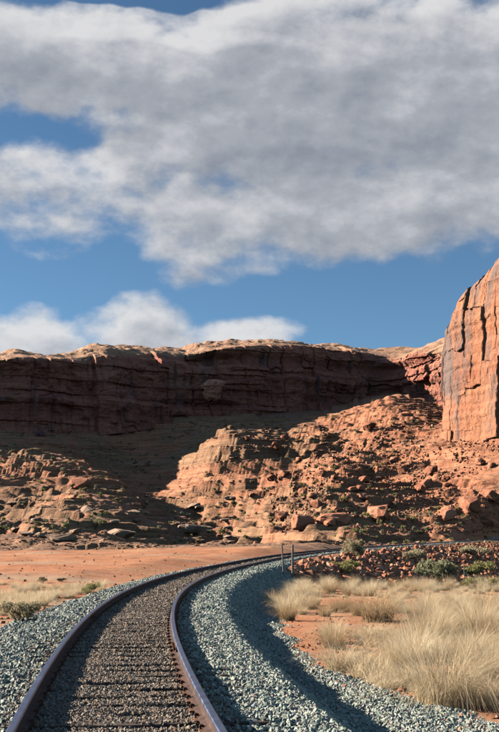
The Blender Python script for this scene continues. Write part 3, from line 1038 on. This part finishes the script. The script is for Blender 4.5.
def keep_sh(s, d):
    a = np.abs(d)
    edge = 1 - sstep(2.9, 3.9, np.where(d > 0, d - 1.2 * (1 - sstep(11, 18, s)), a + 0.6))
    m = (RNG.random(len(s)) < edge) & ~((s > 64 + 20 * RNG.random(len(s))) & (d > 1.6)) & ((d > 0.86 + .3 * (RNG.random(len(s)) - .3)) | (d < -0.86))
    return m & ~(on_tie(s, d) & (RNG.random(len(s)) < 0.6))


zones = [(4.5, 15, 1250, 0.85), (15, 24, 850, 0.95), (24, 45, 400, 1.25), (45, 90, 130, 1.7), (90, 200, 40, 2.4)]
P, Q = strew(zones, (-3.4, 5.2), keep_sh)
n = len(P)
scatter('ballast_stones', bal_src, P, rnd_rot(n), rnd_scl(n, 0.014, 0.05) * Q[:, None], 'loose green-grey crushed stone banked along both sides of the track', 'gravel')


def keep_in(s, d):
    t = on_tie(s, d)
    rail = (np.abs(np.abs(d) - 0.75) < 0.08)
    idx = np.round((s - TIE_S0) / TIE_STEP).astype(int)
    bury = np.where(_perm[idx & 63, 5, 9] < 0.3, 0.35, 0.92)
    return ~rail & (~t | (RNG.random(len(s)) < bury))


P, Q = strew([(4.5, 14, 2300, 0.8), (14, 24, 1500, 0.9), (24, 45, 500, 1.3), (45, 90, 130, 2.0)], (-0.98, 1.02), keep_in)
n = len(P)
scatter('crib_gravel', crib_src, P, rnd_rot(n), rnd_scl(n, 0.013, 0.03) * Q[:, None], 'dusty brown gravel lying between the two rails', 'gravel')

# ------------------------------------------------------------------ the railway track
track = link(bpy.data.objects.new('railway_track', None))
tx, ty, tth, tg = track_at(4.0)
track.location = (float(tx), float(ty), 0)
tag(track, 'single railway track with rusty rails curving right between stony banks', 'railway track')
TL = Vector(track.location)

RB = 0.018      # underside of the rail over the tie top
prof = [(-.064, 0), (.064, 0), (.064, .010), (.02, .026), (.008, .038), (.008, .1), (.014, .111), (.031, .117), (.032, .139), (.028, .1465), (.02, .149), (-.02, .149), (-.028, .1465), (-.032, .139), (-.031, .117),
        (-.014, .111), (-.008, .1), (-.008, .038), (-.02, .026), (-.064, .010)]
ROFF = 0.755


def make_rail(off):
    s = np.concatenate([np.arange(-15, 4, 1.0), np.arange(4, 60, 0.25), np.arange(60, S_END, 0.6)])
    x, y, th, g = track_at(s)
    pr = np.array(prof)
    X = x[:, None] + (off + pr[None, :, 0]) * np.cos(th)[:, None]
    Y = y[:, None] - (off + pr[None, :, 0]) * np.sin(th)[:, None]
    Z = g[:, None] + RB + pr[None, :, 1] + 0 * X
    f = grid_faces(len(s), len(pr), wrap=True)
    me = np_mesh('rail', np.stack([X, Y, Z], -1).reshape(-1, 3) - np.array(TL), f, False, [M_rust, M_head])
    mi = np.zeros((len(s) - 1, len(pr)), np.int32); mi[:, 9:12] = 1; mi[:, 7:9] = 1; mi[:, 12:14] = 1
    me.polygons.foreach_set('material_index', mi.ravel())
    bm = bmesh.new(); bm.from_mesh(me); bmesh.ops.recalc_face_normals(bm, faces=bm.faces); bm.to_mesh(me); bm.free()
    return link(bpy.data.objects.new('rail', me), track)


rail_l, rail_r = make_rail(-ROFF), make_rail(ROFF)


def box_mesh(name, sx, sy, sz, mat, bev=0.0, jit=0.0, seed=0, cuts=0):
    bm = bmesh.new(); bmesh.ops.create_cube(bm, size=1)
    if cuts: bmesh.ops.subdivide_edges(bm, edges=[e for e in bm.edges if abs((e.verts[0].co - e.verts[1].co).x) > .5], cuts=cuts)
    rr = random.Random(seed)
    for v in bm.verts: v.co = Vector((v.co.x * sx, v.co.y * sy, v.co.z * sz)) + Vector((rr.uniform(-jit, jit), rr.uniform(-jit, jit), rr.uniform(-jit, jit)))
    if bev: bmesh.ops.bevel(bm, geom=list(bm.edges), offset=bev, segments=1, affect='EDGES')
    me = bpy.data.meshes.new(name); bm.to_mesh(me); bm.free(); me.materials.append(mat)
    return me


tie_me = [box_mesh('tie', TIE_L, TIE_W, 0.18, M_tie, 0.008, 0.006, i, 5) for i in range(5)]
plate_me = box_mesh('tie_plate', 0.20, 0.19, 0.018, M_plate, 0.003)


def spike_mesh():
    bm = bmesh.new()
    bmesh.ops.create_cube(bm, size=1, matrix=Matrix.Translation((0, 0, 0.01)) @ Matrix.Diagonal((0.016, 0.016, 0.04, 1)))
    bmesh.ops.create_cube(bm, size=1, matrix=Matrix.Translation((0.008, 0, 0.034)) @ Matrix.Diagonal((0.042, 0.03, 0.016, 1)))
    bmesh.ops.create_cube(bm, size=1, matrix=Matrix.Translation((0.004, 0, 0.045)) @ Matrix.Diagonal((0.024, 0.02, 0.01, 1)))
    me = bpy.data.meshes.new('spike'); bm.to_mesh(me); bm.free(); me.materials.append(M_plate)
    return me


spike_me = spike_mesh()
for i in range(288):
    s = TIE_S0 + i * TIE_STEP
    x, y, th, g = [float(v) for v in track_at(s + random.uniform(-.012, .012))]
    t = link(bpy.data.objects.new('tie', tie_me[i % 5]), track)
    t.location = Vector((x, y, g - 0.09 + random.uniform(-.006, .002))) - TL
    t.rotation_euler = (0, 0, -th + random.uniform(-.012, .012))
    if s < 30:
        for sg in (-1, 1):
            p = link(bpy.data.objects.new('tie_plate', plate_me), t)
            p.location = (sg * ROFF, 0, 0.09 + 0.0095)
            for (dx, dy) in ((-.08, .06), (.08, -.06)):
                q = link(bpy.data.objects.new('spike', spike_me), t)
                q.location = (sg * ROFF + dx, dy, 0.0985)
                q.rotation_euler = (0, 0, 0 if dx < 0 else math.pi)


def joint_bar(s, off, side, rail):
    x, y, th, g = [float(v) for v in track_at(s)]
    bm = bmesh.new()
    bmesh.ops.create_cube(bm, size=1, matrix=Matrix.Diagonal((0.022, 0.9, 0.066, 1)))
    for k in range(6):
        bmesh.ops.create_cone(bm, cap_ends=True, segments=6, radius1=0.02, radius2=0.02, depth=0.035,
                              matrix=Matrix.Translation((side * 0.024, -0.36 + 0.144 * k, 0)) @ Matrix.Rotation(R(90), 4, 'Y'))
    me = bpy.data.meshes.new('joint_bar'); bm.to_mesh(me); bm.free(); me.materials.append(M_plate)
    o = link(bpy.data.objects.new('joint_bar', me), rail)
    d = off + side * 0.021
    o.location = Vector((x + d * math.cos(th), y - d * math.sin(th), g + RB + 0.07)) - TL
    o.rotation_euler = (0, 0, -th)


joint_bar(14.6, ROFF, -1, rail_r)
joint_bar(20.5, -ROFF, 1, rail_l)

# ------------------------------------------------------------------ boulders on the slopes
big_src = [hull_rock('boulder', 26, 1, 0.8, 0.7, 100 + i, M_bould, bevel=0.03, sub=2, smooth=False) for i in range(10)]
slab_src = [hull_rock('rock_slab', 26, 1.2, 0.8, 0.32, 200 + i, M_slab, bevel=0.03, sub=2) for i in range(6)]


def place_px(px, py, wpx, srcs, name, label, cat, group=None, sink=0.3, k=None, tilt=0.25, asp=1.0):
    x, y, z = [float(v[0]) for v in on_ground(px, py, 4)]
    if not math.isfinite(x): return None
    w = wpx / F_PX * y
    me = srcs[(k if k is not None else random.randrange(99)) % len(srcs)]
    o = link(bpy.data.objects.new(name, me))
    o.scale = (w / 2,) * 3
    o.scale.z *= asp
    o.location = (x, y, z + w / 2 * (0.7 if 'slab' not in name else 0.32) * asp * (1 - 2 * sink))
    o.rotation_euler = (random.uniform(-tilt, tilt), random.uniform(-tilt, tilt), random.uniform(0, 6.28))
    return tag(o, label, cat, group)


place_px(303, 529, 34, big_src, 'boulder', 'big cracked pale red boulder at the slope foot beside the dark gully', 'boulder', k=1, asp=.8)
place_px(283, 522, 17, big_src, 'boulder', 'smaller red block leaning left of the big cracked boulder', 'boulder', k=2)
place_px(334, 524, 46, big_src, 'boulder', 'long low red boulder with a shaded overhang on its right end', 'boulder', k=3, asp=.5)
place_px(378, 519, 30, big_src, 'boulder', 'dark-sided orange boulder in the middle of the talus foot', 'boulder', k=4, asp=.8)
place_px(369, 431, 16, big_src, 'boulder', 'knobbly red boulder standing at the edge of the great shadow', 'boulder', k=5, asp=1.1)
place_px(437, 394, 22, big_src, 'boulder', 'jagged rock heap on the skyline of the slope left of the tower', 'boulder', k=6)
place_px(470, 508, 26, big_src, 'boulder', 'square red block high on the talus below the tower', 'boulder', k=7)
place_px(491, 500, 22, big_src, 'boulder', 'red block at the right picture edge below the tower', 'boulder', k=8)
place_px(448, 522, 20, big_src, 'boulder', 'red boulder with a deep shadow beneath near the talus foot', 'boulder', k=9)
place_px(486, 524, 24, big_src, 'boulder', 'wide red boulder near the track at the far right', 'boulder', k=2, asp=.7)
place_px(196, 536, 34, slab_src, 'rock_slab', 'pale flat slab on the ledge above the dark gully mouth', 'rock', k=1)
place_px(118, 537, 40, slab_src, 'rock_slab', 'pale tilted slab at the foot of the western ledges', 'rock', k=2)
place_px(60, 541, 30, slab_src, 'rock_slab', 'pale broken slab at the ledge foot near the left edge', 'rock', k=3)
place_px(80, 487, 26, big_src, 'boulder', 'orange boulder on the crest of the left ridge by the shadow', 'boulder', k=0, asp=.7)
for i in range(34):
    px, py = random.uniform(300, 498), random.uniform(452, 530)
    if px < 380 and py < 470: continue
    place_px(px, py, random.uniform(8, 16), big_src, 'boulder', 'angular red boulder among the talus blocks below the tower', 'boulder', 'talus boulders', asp=random.uniform(.7, 1.1))
for i in range(22):
    px, py = random.uniform(5, 250), random.uniform(500, 546)
    place_px(px, py, random.uniform(8, 17), slab_src, 'rock_slab', 'low tan slab lying on the western ledges', 'rock', 'slabs on the western ledges')
for i in range(14):
    px, py = random.uniform(225, 340), random.uniform(432, 500)
    place_px(px, py, random.uniform(7, 12), big_src, 'boulder', 'rusty boulder on the sunlit spur in the middle of the slope', 'boulder', 'boulders on the sunlit spur')

# knob in the wall's shade; its lighter orange stands in for sunlight
M_knob = mat_rock('sunlit_tone_knob', (0.46, 0.17, 0.10), (0.58, 0.24, 0.14), (0.64, 0.31, 0.18))


def knob_mesh():
    a = np.linspace(0, 2 * np.pi, 72, endpoint=False); t = np.linspace(0, 1, 60)
    A, Tt = np.meshgrid(a, t)
    rad = np.interp(Tt, [0, .15, .35, .55, .7, .82, .92, .97, 1.0], [.5, .66, .84, .97, 1.0, .93, .74, .5, .02])
    n = fbm(np.cos(A) * 1.4, np.sin(A) * 1.4, Tt * 2.2, 4)
    cs, sn = np.cos(A), np.sin(A)
    sq = 1 / np.maximum(np.abs(cs), np.abs(sn)) ** .45
    rr = rad * (1 + .38 * n) * sq ** .6 + .07 * np.sign(vnoise(0 * A + 3, 0 * A + 2, Tt * 9 + .4 * n)) * (Tt < .97) + .1 * vnoise(A * 4, Tt * 9, 0 * A)
    X = rr * cs * 4.3 + 1.2 * sstep(.66, .86, Tt) * (1 - sstep(.9, 1., Tt)) * (cs > 0) * cs + .8 * Tt; Y = rr * sn * 4.0; Z = Tt * 9.4 - 4.7 + .5 * n
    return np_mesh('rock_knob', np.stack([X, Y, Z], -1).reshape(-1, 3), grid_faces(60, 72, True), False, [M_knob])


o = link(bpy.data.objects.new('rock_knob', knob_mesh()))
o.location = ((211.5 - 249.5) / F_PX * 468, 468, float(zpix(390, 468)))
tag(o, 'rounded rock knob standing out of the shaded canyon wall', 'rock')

# rubble: too many to count
rub = source_col('rubble_sources', [hull_rock('rubble', 14, 1, 0.8, 0.65, 400 + i, M_red) for i in range(8)])
rub2 = source_col('tan_rubble_sources', [hull_rock('rubble', 14, 1.25, 0.85, 0.38, 420 + i, M_tanrub) for i in range(8)])


def rubble(name, src, n, x0, x1, y0, y1, lo, hi, label, cond=None, sc='px', ymin=100, flat=False):
    px, py = RNG.uniform(x0, x1, n), RNG.uniform(y0, y1, n)
    x, y, z = on_ground(px, py, ymin)
    m = np.isfinite(x) & (y > ymin + .5)
    if cond is not None: m &= cond(x, y, px, py)
    x, y, z = x[m], y[m], z[m]
    s = rnd_scl(len(x), lo, hi, .25)
    s = s * (y / F_PX)[:, None] if sc == 'px' else s
    rt = rnd_rot(len(x))
    if flat: rt[:, :2] *= 0.07
    return scatter(name, src, np.stack([x, y, z + s[:, 2] * (.12 if flat else .2)], 1), rt, s, label, 'rubble')


rubble('talus_rubble', rub, 5600, 270, 520, 425, 536, 0.4, 2.3, 'red broken rubble covering the slope below the tower', lambda x, y, px, py: (y > 150) & (fbm(x / 14, y / 14, 1., 2) > -.35) & (py > 590 - px * .42))
rubble('ledge_rubble', rub2, 11000, -20, 420, 425, 550, 0.5, 2.7, 'tan rubble strewn over the western ledges', lambda x, y, px, py: (y > 125) & (fbm(x / 14, y / 14, 1., 2) > -.35) & (np.abs(gz(x + 1.2, y) - gz(x - 1.2, y)) < 0.8) & ((np.abs(gz(x, y + 1.2) - gz(x, y - 1.2)) < 1.0) | (y > 365)), flat=True)
rubble('embankment_rubble', rub, 8000, 262, 520, 541, 592, 0.06, 0.5, 'dark red rock fill on the shaded side of the far embankment',
       lambda x, y, px, py: (dist_track(x, y) > 2.4) & (y > 62), 'm', 45)
rubble('field_pebbles', rub, 3000, 240, 520, 585, 745, 0.012, 0.06, 'small red pebbles on the bare soil inside the curve',
       lambda x, y, px, py: (dist_track(x, y) > 2.8) & (y < 60), 'm', 5)
rubble('bench_pebbles', rub, 900, -10, 300, 546, 640, 0.015, 0.10, 'small red stones on the sandy bench left of the track',
       lambda x, y, px, py: (dist_track(x, y) < -3.2) & (y < 118), 'm', 5)


# ------------------------------------------------------------------ dry grass and shrubs
def grass_mesh(name, seed, n, rad, h, lean, mat, wd=0.005, segs=3):
    g = np.random.default_rng(seed)
    a = g.uniform(0, 2 * np.pi, n); r = rad * np.sqrt(g.random(n)) * 0.42
    base = np.stack([r * np.cos(a), r * np.sin(a), np.full(n, -0.02)], 1)
    a2 = a + g.normal(0, 1.0, n)
    L = h * g.uniform(0.5, 1.08, n)
    ln = lean * g.uniform(0.1, 1.35, n)
    wd = wd * g.choice([0.7, 1.0, 1.9], n, p=[.5, .35, .15])[:, None]
    out = np.stack([np.cos(a2), np.sin(a2), 0 * a2], 1)
    side = np.stack([-np.sin(a2 + g.normal(0, .9, n)), np.cos(a2 + g.normal(0, .9, n)), 0 * a2], 1)
    vs = []
    for k in range(segs + 1):
        t = k / segs
        droop = (ln * t) + 0.55 * ln * t * t
        c = base + out * (L * np.sin(droop) * t)[:, None] + np.array([0, 0, 1.0]) * (L * np.cos(droop * 0.85) * t)[:, None]
        w = wd * (1 - 0.8 * t)
        vs += [c - side * w, c + side * w]
    V_ = np.stack(vs, 1)                     # n, 2*(segs+1), 3
    fs = []
    for k in range(segs): fs.append(np.array([2 * k, 2 * k + 1, 2 * k + 3, 2 * k + 2]))
    fs = np.array(fs)
    m = 2 * (segs + 1)
    Fc = (np.arange(n)[:, None, None] * m + fs[None]).reshape(-1, 4)
    me = np_mesh(name, V_.reshape(-1, 3), Fc, True, [mat])
    at = me.attributes.new('tint', 'FLOAT', 'POINT')
    t = np.repeat(np.clip(g.normal(0.55, 0.24, n), 0, 1), m)
    at.data.foreach_set('value', t.astype(np.float32))
    return me


straw = [grass_mesh('straw_grass', 500 + i, 620, 0.5, 0.8, 0.85, M_straw, 0.003) for i in range(6)]
straw_big = [grass_mesh('straw_grass', 520 + i, 1500, 0.75, 0.92, 1.0, M_straw, 0.0026, 4) for i in range(3)]
brown = [grass_mesh('brown_grass', 560 + i, 800, 0.5, 0.75, 0.8, M_brown, 0.003) for i in range(4)]
straw_low = [grass_mesh('straw_tuft', 540 + i, 160, 0.3, 0.34, 0.8, M_straw, 0.0035) for i in range(5)]


def grass(px, py, hpx, srcs, label, group=None, xs=1.0, at_xyz=None):
    if at_xyz is None:
        x, y, z = [float(v[0]) for v in on_ground(px, py, 4)]
        if not math.isfinite(x): return
    else: x, y, z = at_xyz
    o = link(bpy.data.objects.new('grass_clump', random.choice(srcs)))
    s = hpx / F_PX * y / 0.78
    o.scale = (s * xs, s * xs, s)
    o.location = (x, y, z); o.rotation_euler = (0, 0, random.uniform(0, 6.28))
    return tag(o, label, 'grass', group)


grass(446, 708, 66, straw_big, 'largest straw grass clump, in the right foreground', xs=1.05)
grass(404, 672, 40, straw_big, 'upright straw clump just behind the largest foreground clump', xs=.8)
grass(340, 672, 38, straw, 'fan-shaped straw clump by the stony bank, standing alone on bare soil', xs=1.25)
grass(486, 682, 40, straw_big, 'straw clump at the right picture edge beside the largest clump', xs=.9)
grass(428, 648, 44, straw_big, 'broad pale clump in the middle of the grass field', xs=1.0)
grass(378, 622, 36, brown, 'brownish clump above the bare red strip', xs=1.5)
grass(480, 640, 44, straw_big, 'tall pale clump near the right edge, mid field', xs=.9)
ZONES = (('straw grass clump on the far rim of the field below the dark embankment', 'grass clumps on the far rim of the field'),
         ('straw grass clump in the left half of the field, near the wooden posts', 'grass clumps near the wooden posts'),
         ('straw grass clump in the right half of the field, behind the largest clump', 'grass clumps behind the largest clump'),
         ('brown withered grass clump among the paler straw of the field', 'brown grass clumps in the field'))
cnt = 0
spots = []
for i in range(1500):
    if cnt >= 195: break
    py = 577 + (random.random() ** 1.25) * 120
    px = random.uniform(256 + max(0, (py - 600)) * 1.25, 515)
    if 346 < px < 412 and 618 < py < 705: continue
    if py > 652 and px < 412: continue
    if py > 690: continue
    x, y, z = [float(v[0]) for v in on_ground(px, py, 4)]
    if not math.isfinite(x) or y > (64 if px < 400 else 82) or float(dist_track(x, y)) < (3.2 if y > 25 else 3.9): continue
    w = random.uniform(.28, .75)
    if any(math.hypot(x - a, y - b) < .49 * (w + c) for a, b, c in spots): continue
    if y < 45 and float(fbm(np.array([x / 3.3]), np.array([y / 3.3]), np.array([4.]), 2)[0]) < -.28: continue
    spots.append((x, y, w))
    br = random.random() < .2
    lab = ZONES[3] if br else ZONES[0] if y > 48 else ZONES[1] if px < 400 else ZONES[2]
    grass(px, py, w * F_PX / y, brown if br else straw, lab[0], lab[1], xs=random.uniform(1.0, 1.45), at_xyz=(x, y, z))
    cnt += 1
for i in range(130):
    px, py = random.uniform(-8, 110), random.uniform(588, 645)
    x, y, z = [float(v[0]) for v in on_ground(px, py, 4)]
    if not math.isfinite(x) or float(dist_track(x, y)) > -3.4: continue
    grass(px, py, random.uniform(.25, .5) * F_PX / y, straw, 'low pale grass clump on the flat left of the track', 'grass clumps left of the track', xs=1.3, at_xyz=(x, y, z))

# thin litter of short tufts
tuft_src = source_col('tuft_sources', straw_low)
px, py = RNG.uniform(-5, 512, 2600), 583 + RNG.random(2600) ** 1.3 * 150
x, y, z = on_ground(px, py, 4)
d = dist_track(np.nan_to_num(x), np.nan_to_num(y))
m = np.isfinite(x) & (((d > 3.4) & (y < 64)) | ((d < -3.2) & (y < 46)) | ((d < -3.2) & (y < 112) & (RNG.random(2600) < .3))) & (fbm(x / 4, y / 4, 3., 2) > 0.12)
n = int(m.sum())
rt = np.zeros((n, 3)); rt[:, 2] = RNG.uniform(0, 6.28, n)
scatter('short_dry_grass', tuft_src, np.stack([x, y, z], 1)[m], rt, rnd_scl(n, .5, 1.3, .2), 'short thin dry grass on the soil beside the track', 'grass')


def shrub_meshes(seed, n, w, h, mat, leaf=0.05, lift=0.15):
    g = np.random.default_rng(seed)
    # lobes
    nl = 9
    lc = np.stack([g.normal(0, .42 * w, nl), g.normal(0, .42 * w, nl), h * g.uniform(.3, .78, nl)], 1)
    lr = g.uniform(.22, .42, nl) * w
    k = g.integers(0, nl, n)
    v = g.normal(0, 1, (n, 3)); v /= np.linalg.norm(v, axis=1)[:, None]
    p = lc[k] + v * (lr[k] * g.random(n) ** .45)[:, None] * np.array([1, 1, .75 * h / w])
    p[:, 2] = np.maximum(p[:, 2], lift * h * g.random(n))
    d1 = g.normal(0, 1, (n, 3)); d1[:, 2] = np.abs(d1[:, 2]) + .4; d1 /= np.linalg.norm(d1, axis=1)[:, None]
    d2 = np.cross(d1, g.normal(0, 1, (n, 3))); d2 /= np.linalg.norm(d2, axis=1)[:, None]
    L = leaf * g.uniform(.6, 1.5, n)[:, None]
    q = np.stack([p - d1 * L, p + d2 * L * .35, p + d1 * L, p - d2 * L * .35], 1)
    Fc = np.arange(4 * n).reshape(-1, 4)
    me = np_mesh('foliage', q.reshape(-1, 3), Fc, False, [mat])
    at = me.attributes.new('tint', 'FLOAT', 'POINT')
    at.data.foreach_set('value', np.repeat(np.clip(g.normal(.5, .22, n), 0, 1), 4).astype(np.float32))
    bm = bmesh.new()
    for c in lc:
        a, b = Vector((0, 0, -0.03)), Vector(c)
        M = b - a
        mt = Matrix.Translation((a + b) / 2) @ M.to_track_quat('Z', 'Y').to_matrix().to_4x4()
        bmesh.ops.create_cone(bm, cap_ends=True, segments=5, radius1=.03 * w, radius2=.012 * w, depth=M.length, matrix=mt)
    st = bpy.data.meshes.new('stems'); bm.to_mesh(st); bm.free(); st.materials.append(M_stem)
    return me, st


def shrub(px, py, wpx, hpx, mat, label, cat='shrub', name='shrub', group=None, n=2600, ymin=4, seed=None, leaf=None):
    x, y, z = [float(v[0]) for v in on_ground(px, py, ymin)]
    if not math.isfinite(x): return
    w, h = wpx / F_PX * y, hpx / F_PX * y
    me, st = shrub_meshes(seed or random.randrange(9999), n, w * .5, h, mat, leaf or 0.028 * w)
    e = link(bpy.data.objects.new(name, None)); e.location = (x, y, z)
    link(bpy.data.objects.new('foliage', me), e); link(bpy.data.objects.new('stems', st), e)
    return tag(e, label, cat, group)


shrub(437, 584, 62, 22, M_sage, 'wide grey-green shrub against the shaded embankment', seed=1, n=4200)
shrub(474, 578, 36, 16, M_yel, 'small olive shrub right of the wide grey-green one', seed=2)
shrub(484, 590, 34, 12, M_yel, 'low yellow-green shrub behind the green post at the right', seed=3)
shrub(345, 574, 36, 14, M_yel, 'yellowish shrub at the foot of the embankment behind the field', seed=4)
shrub(355, 561, 30, 24, M_pale, 'pale straw bush on the embankment top in front of the far rails', seed=5, n=4200)
shrub(408, 560, 36, 10, M_pale, 'pale low bush on the embankment right of the straw bush', seed=6)
shrub(468, 556, 44, 10, M_pale, 'long pale bush by the rails at the right edge', seed=7)
shrub(291, 513, 8, 15, M_jun, 'dark green juniper standing at the rim of the gully', 'tree', 'juniper_tree', seed=8, n=1500, ymin=120)
shrub(90, 597, 22, 13, M_yel, 'olive tuft of brush beside the left ballast bank', seed=9)
shrub(43, 583, 14, 6, M_jun, 'dark low bush at the foot of the sandy bank', seed=10, n=1200)
shrub(60, 582, 14, 4, M_jun, 'flat dark bush right of the other dark bush under the sandy bank', seed=11, n=900)
shrub(18, 622, 44, 20, M_pale, 'pale straw bush at the left picture edge', seed=12, n=3800)
shrub(95, 530, 12, 14, M_sage, 'grey-green bush on the left ledges', seed=13, n=900, ymin=120)

scr = []
for i in range(5):
    me, st = shrub_meshes(700 + i, 260, .5, .8, M_sage if i % 2 else M_yel, .12)
    scr.append(me)
scr_src = source_col('scrub_sources', scr)
px, py = RNG.uniform(-10, 510, 1100), RNG.uniform(400, 546, 1100)
x, y, z = on_ground(px, py, 110)
m = np.isfinite(x) & (y > 125) & (fbm(x / 30, y / 30, 5., 2) > -.1)
n = int(m.sum()); rt = np.zeros((n, 3)); rt[:, 2] = RNG.uniform(0, 6.28, n)
scatter('hillside_scrub', scr_src, np.stack([x, y, z], 1)[m], rt, rnd_scl(n, .5, 1.5, .2), 'scattered grey-green scrub over the canyon slopes', 'scrub')


# ------------------------------------------------------------------ posts
def post(px, py, hpx, rad, mat, name, label, cat, lean=(0, 0), flat=1.0, group=None, brace=None):
    x, y, z = [float(v[0]) for v in on_ground(px, py, 4)]
    h = hpx / F_PX * y
    rr = random.Random(int(px))
    n, segs = 9, 7
    vs = []
    for k in range(segs + 1):
        t = k / segs
        for j in range(n):
            a = 2 * math.pi * j / n
            q = rad * (1 - .12 * t) * (1 + rr.uniform(-.08, .08))
            vs.append((q * math.cos(a) + lean[0] * t * h, q * flat * math.sin(a) + lean[1] * t * h, -.25 + (h + .25) * t + (rr.uniform(-.02, .02) if k == segs else 0)))
    bm = bmesh.new()
    bv = [bm.verts.new(v) for v in vs]
    for k in range(segs):
        for j in range(n): bm.faces.new((bv[k * n + j], bv[k * n + (j + 1) % n], bv[(k + 1) * n + (j + 1) % n], bv[(k + 1) * n + j]))
    bm.faces.new(bv[-n:])
    me = bpy.data.meshes.new(name); bm.to_mesh(me); bm.free(); me.materials.append(mat)
    o = link(bpy.data.objects.new(name, me)); o.location = (x, y, z)
    return tag(o, label, cat, group)


post(292.5, 580, 34, 0.065, M_post, 'fence_post', 'right and straighter of the two weathered wooden posts', 'post', (0.01, 0), group='wooden fence posts')
post(284, 578, 31, 0.048, M_post, 'fence_post', 'left, thinner leaning wooden post of the pair', 'post', (-0.06, 0), group='wooden fence posts')
post(464.5, 582, 16, 0.05, M_green, 'marker_post', 'pale green metal post at the edge of the grass field', 'post')
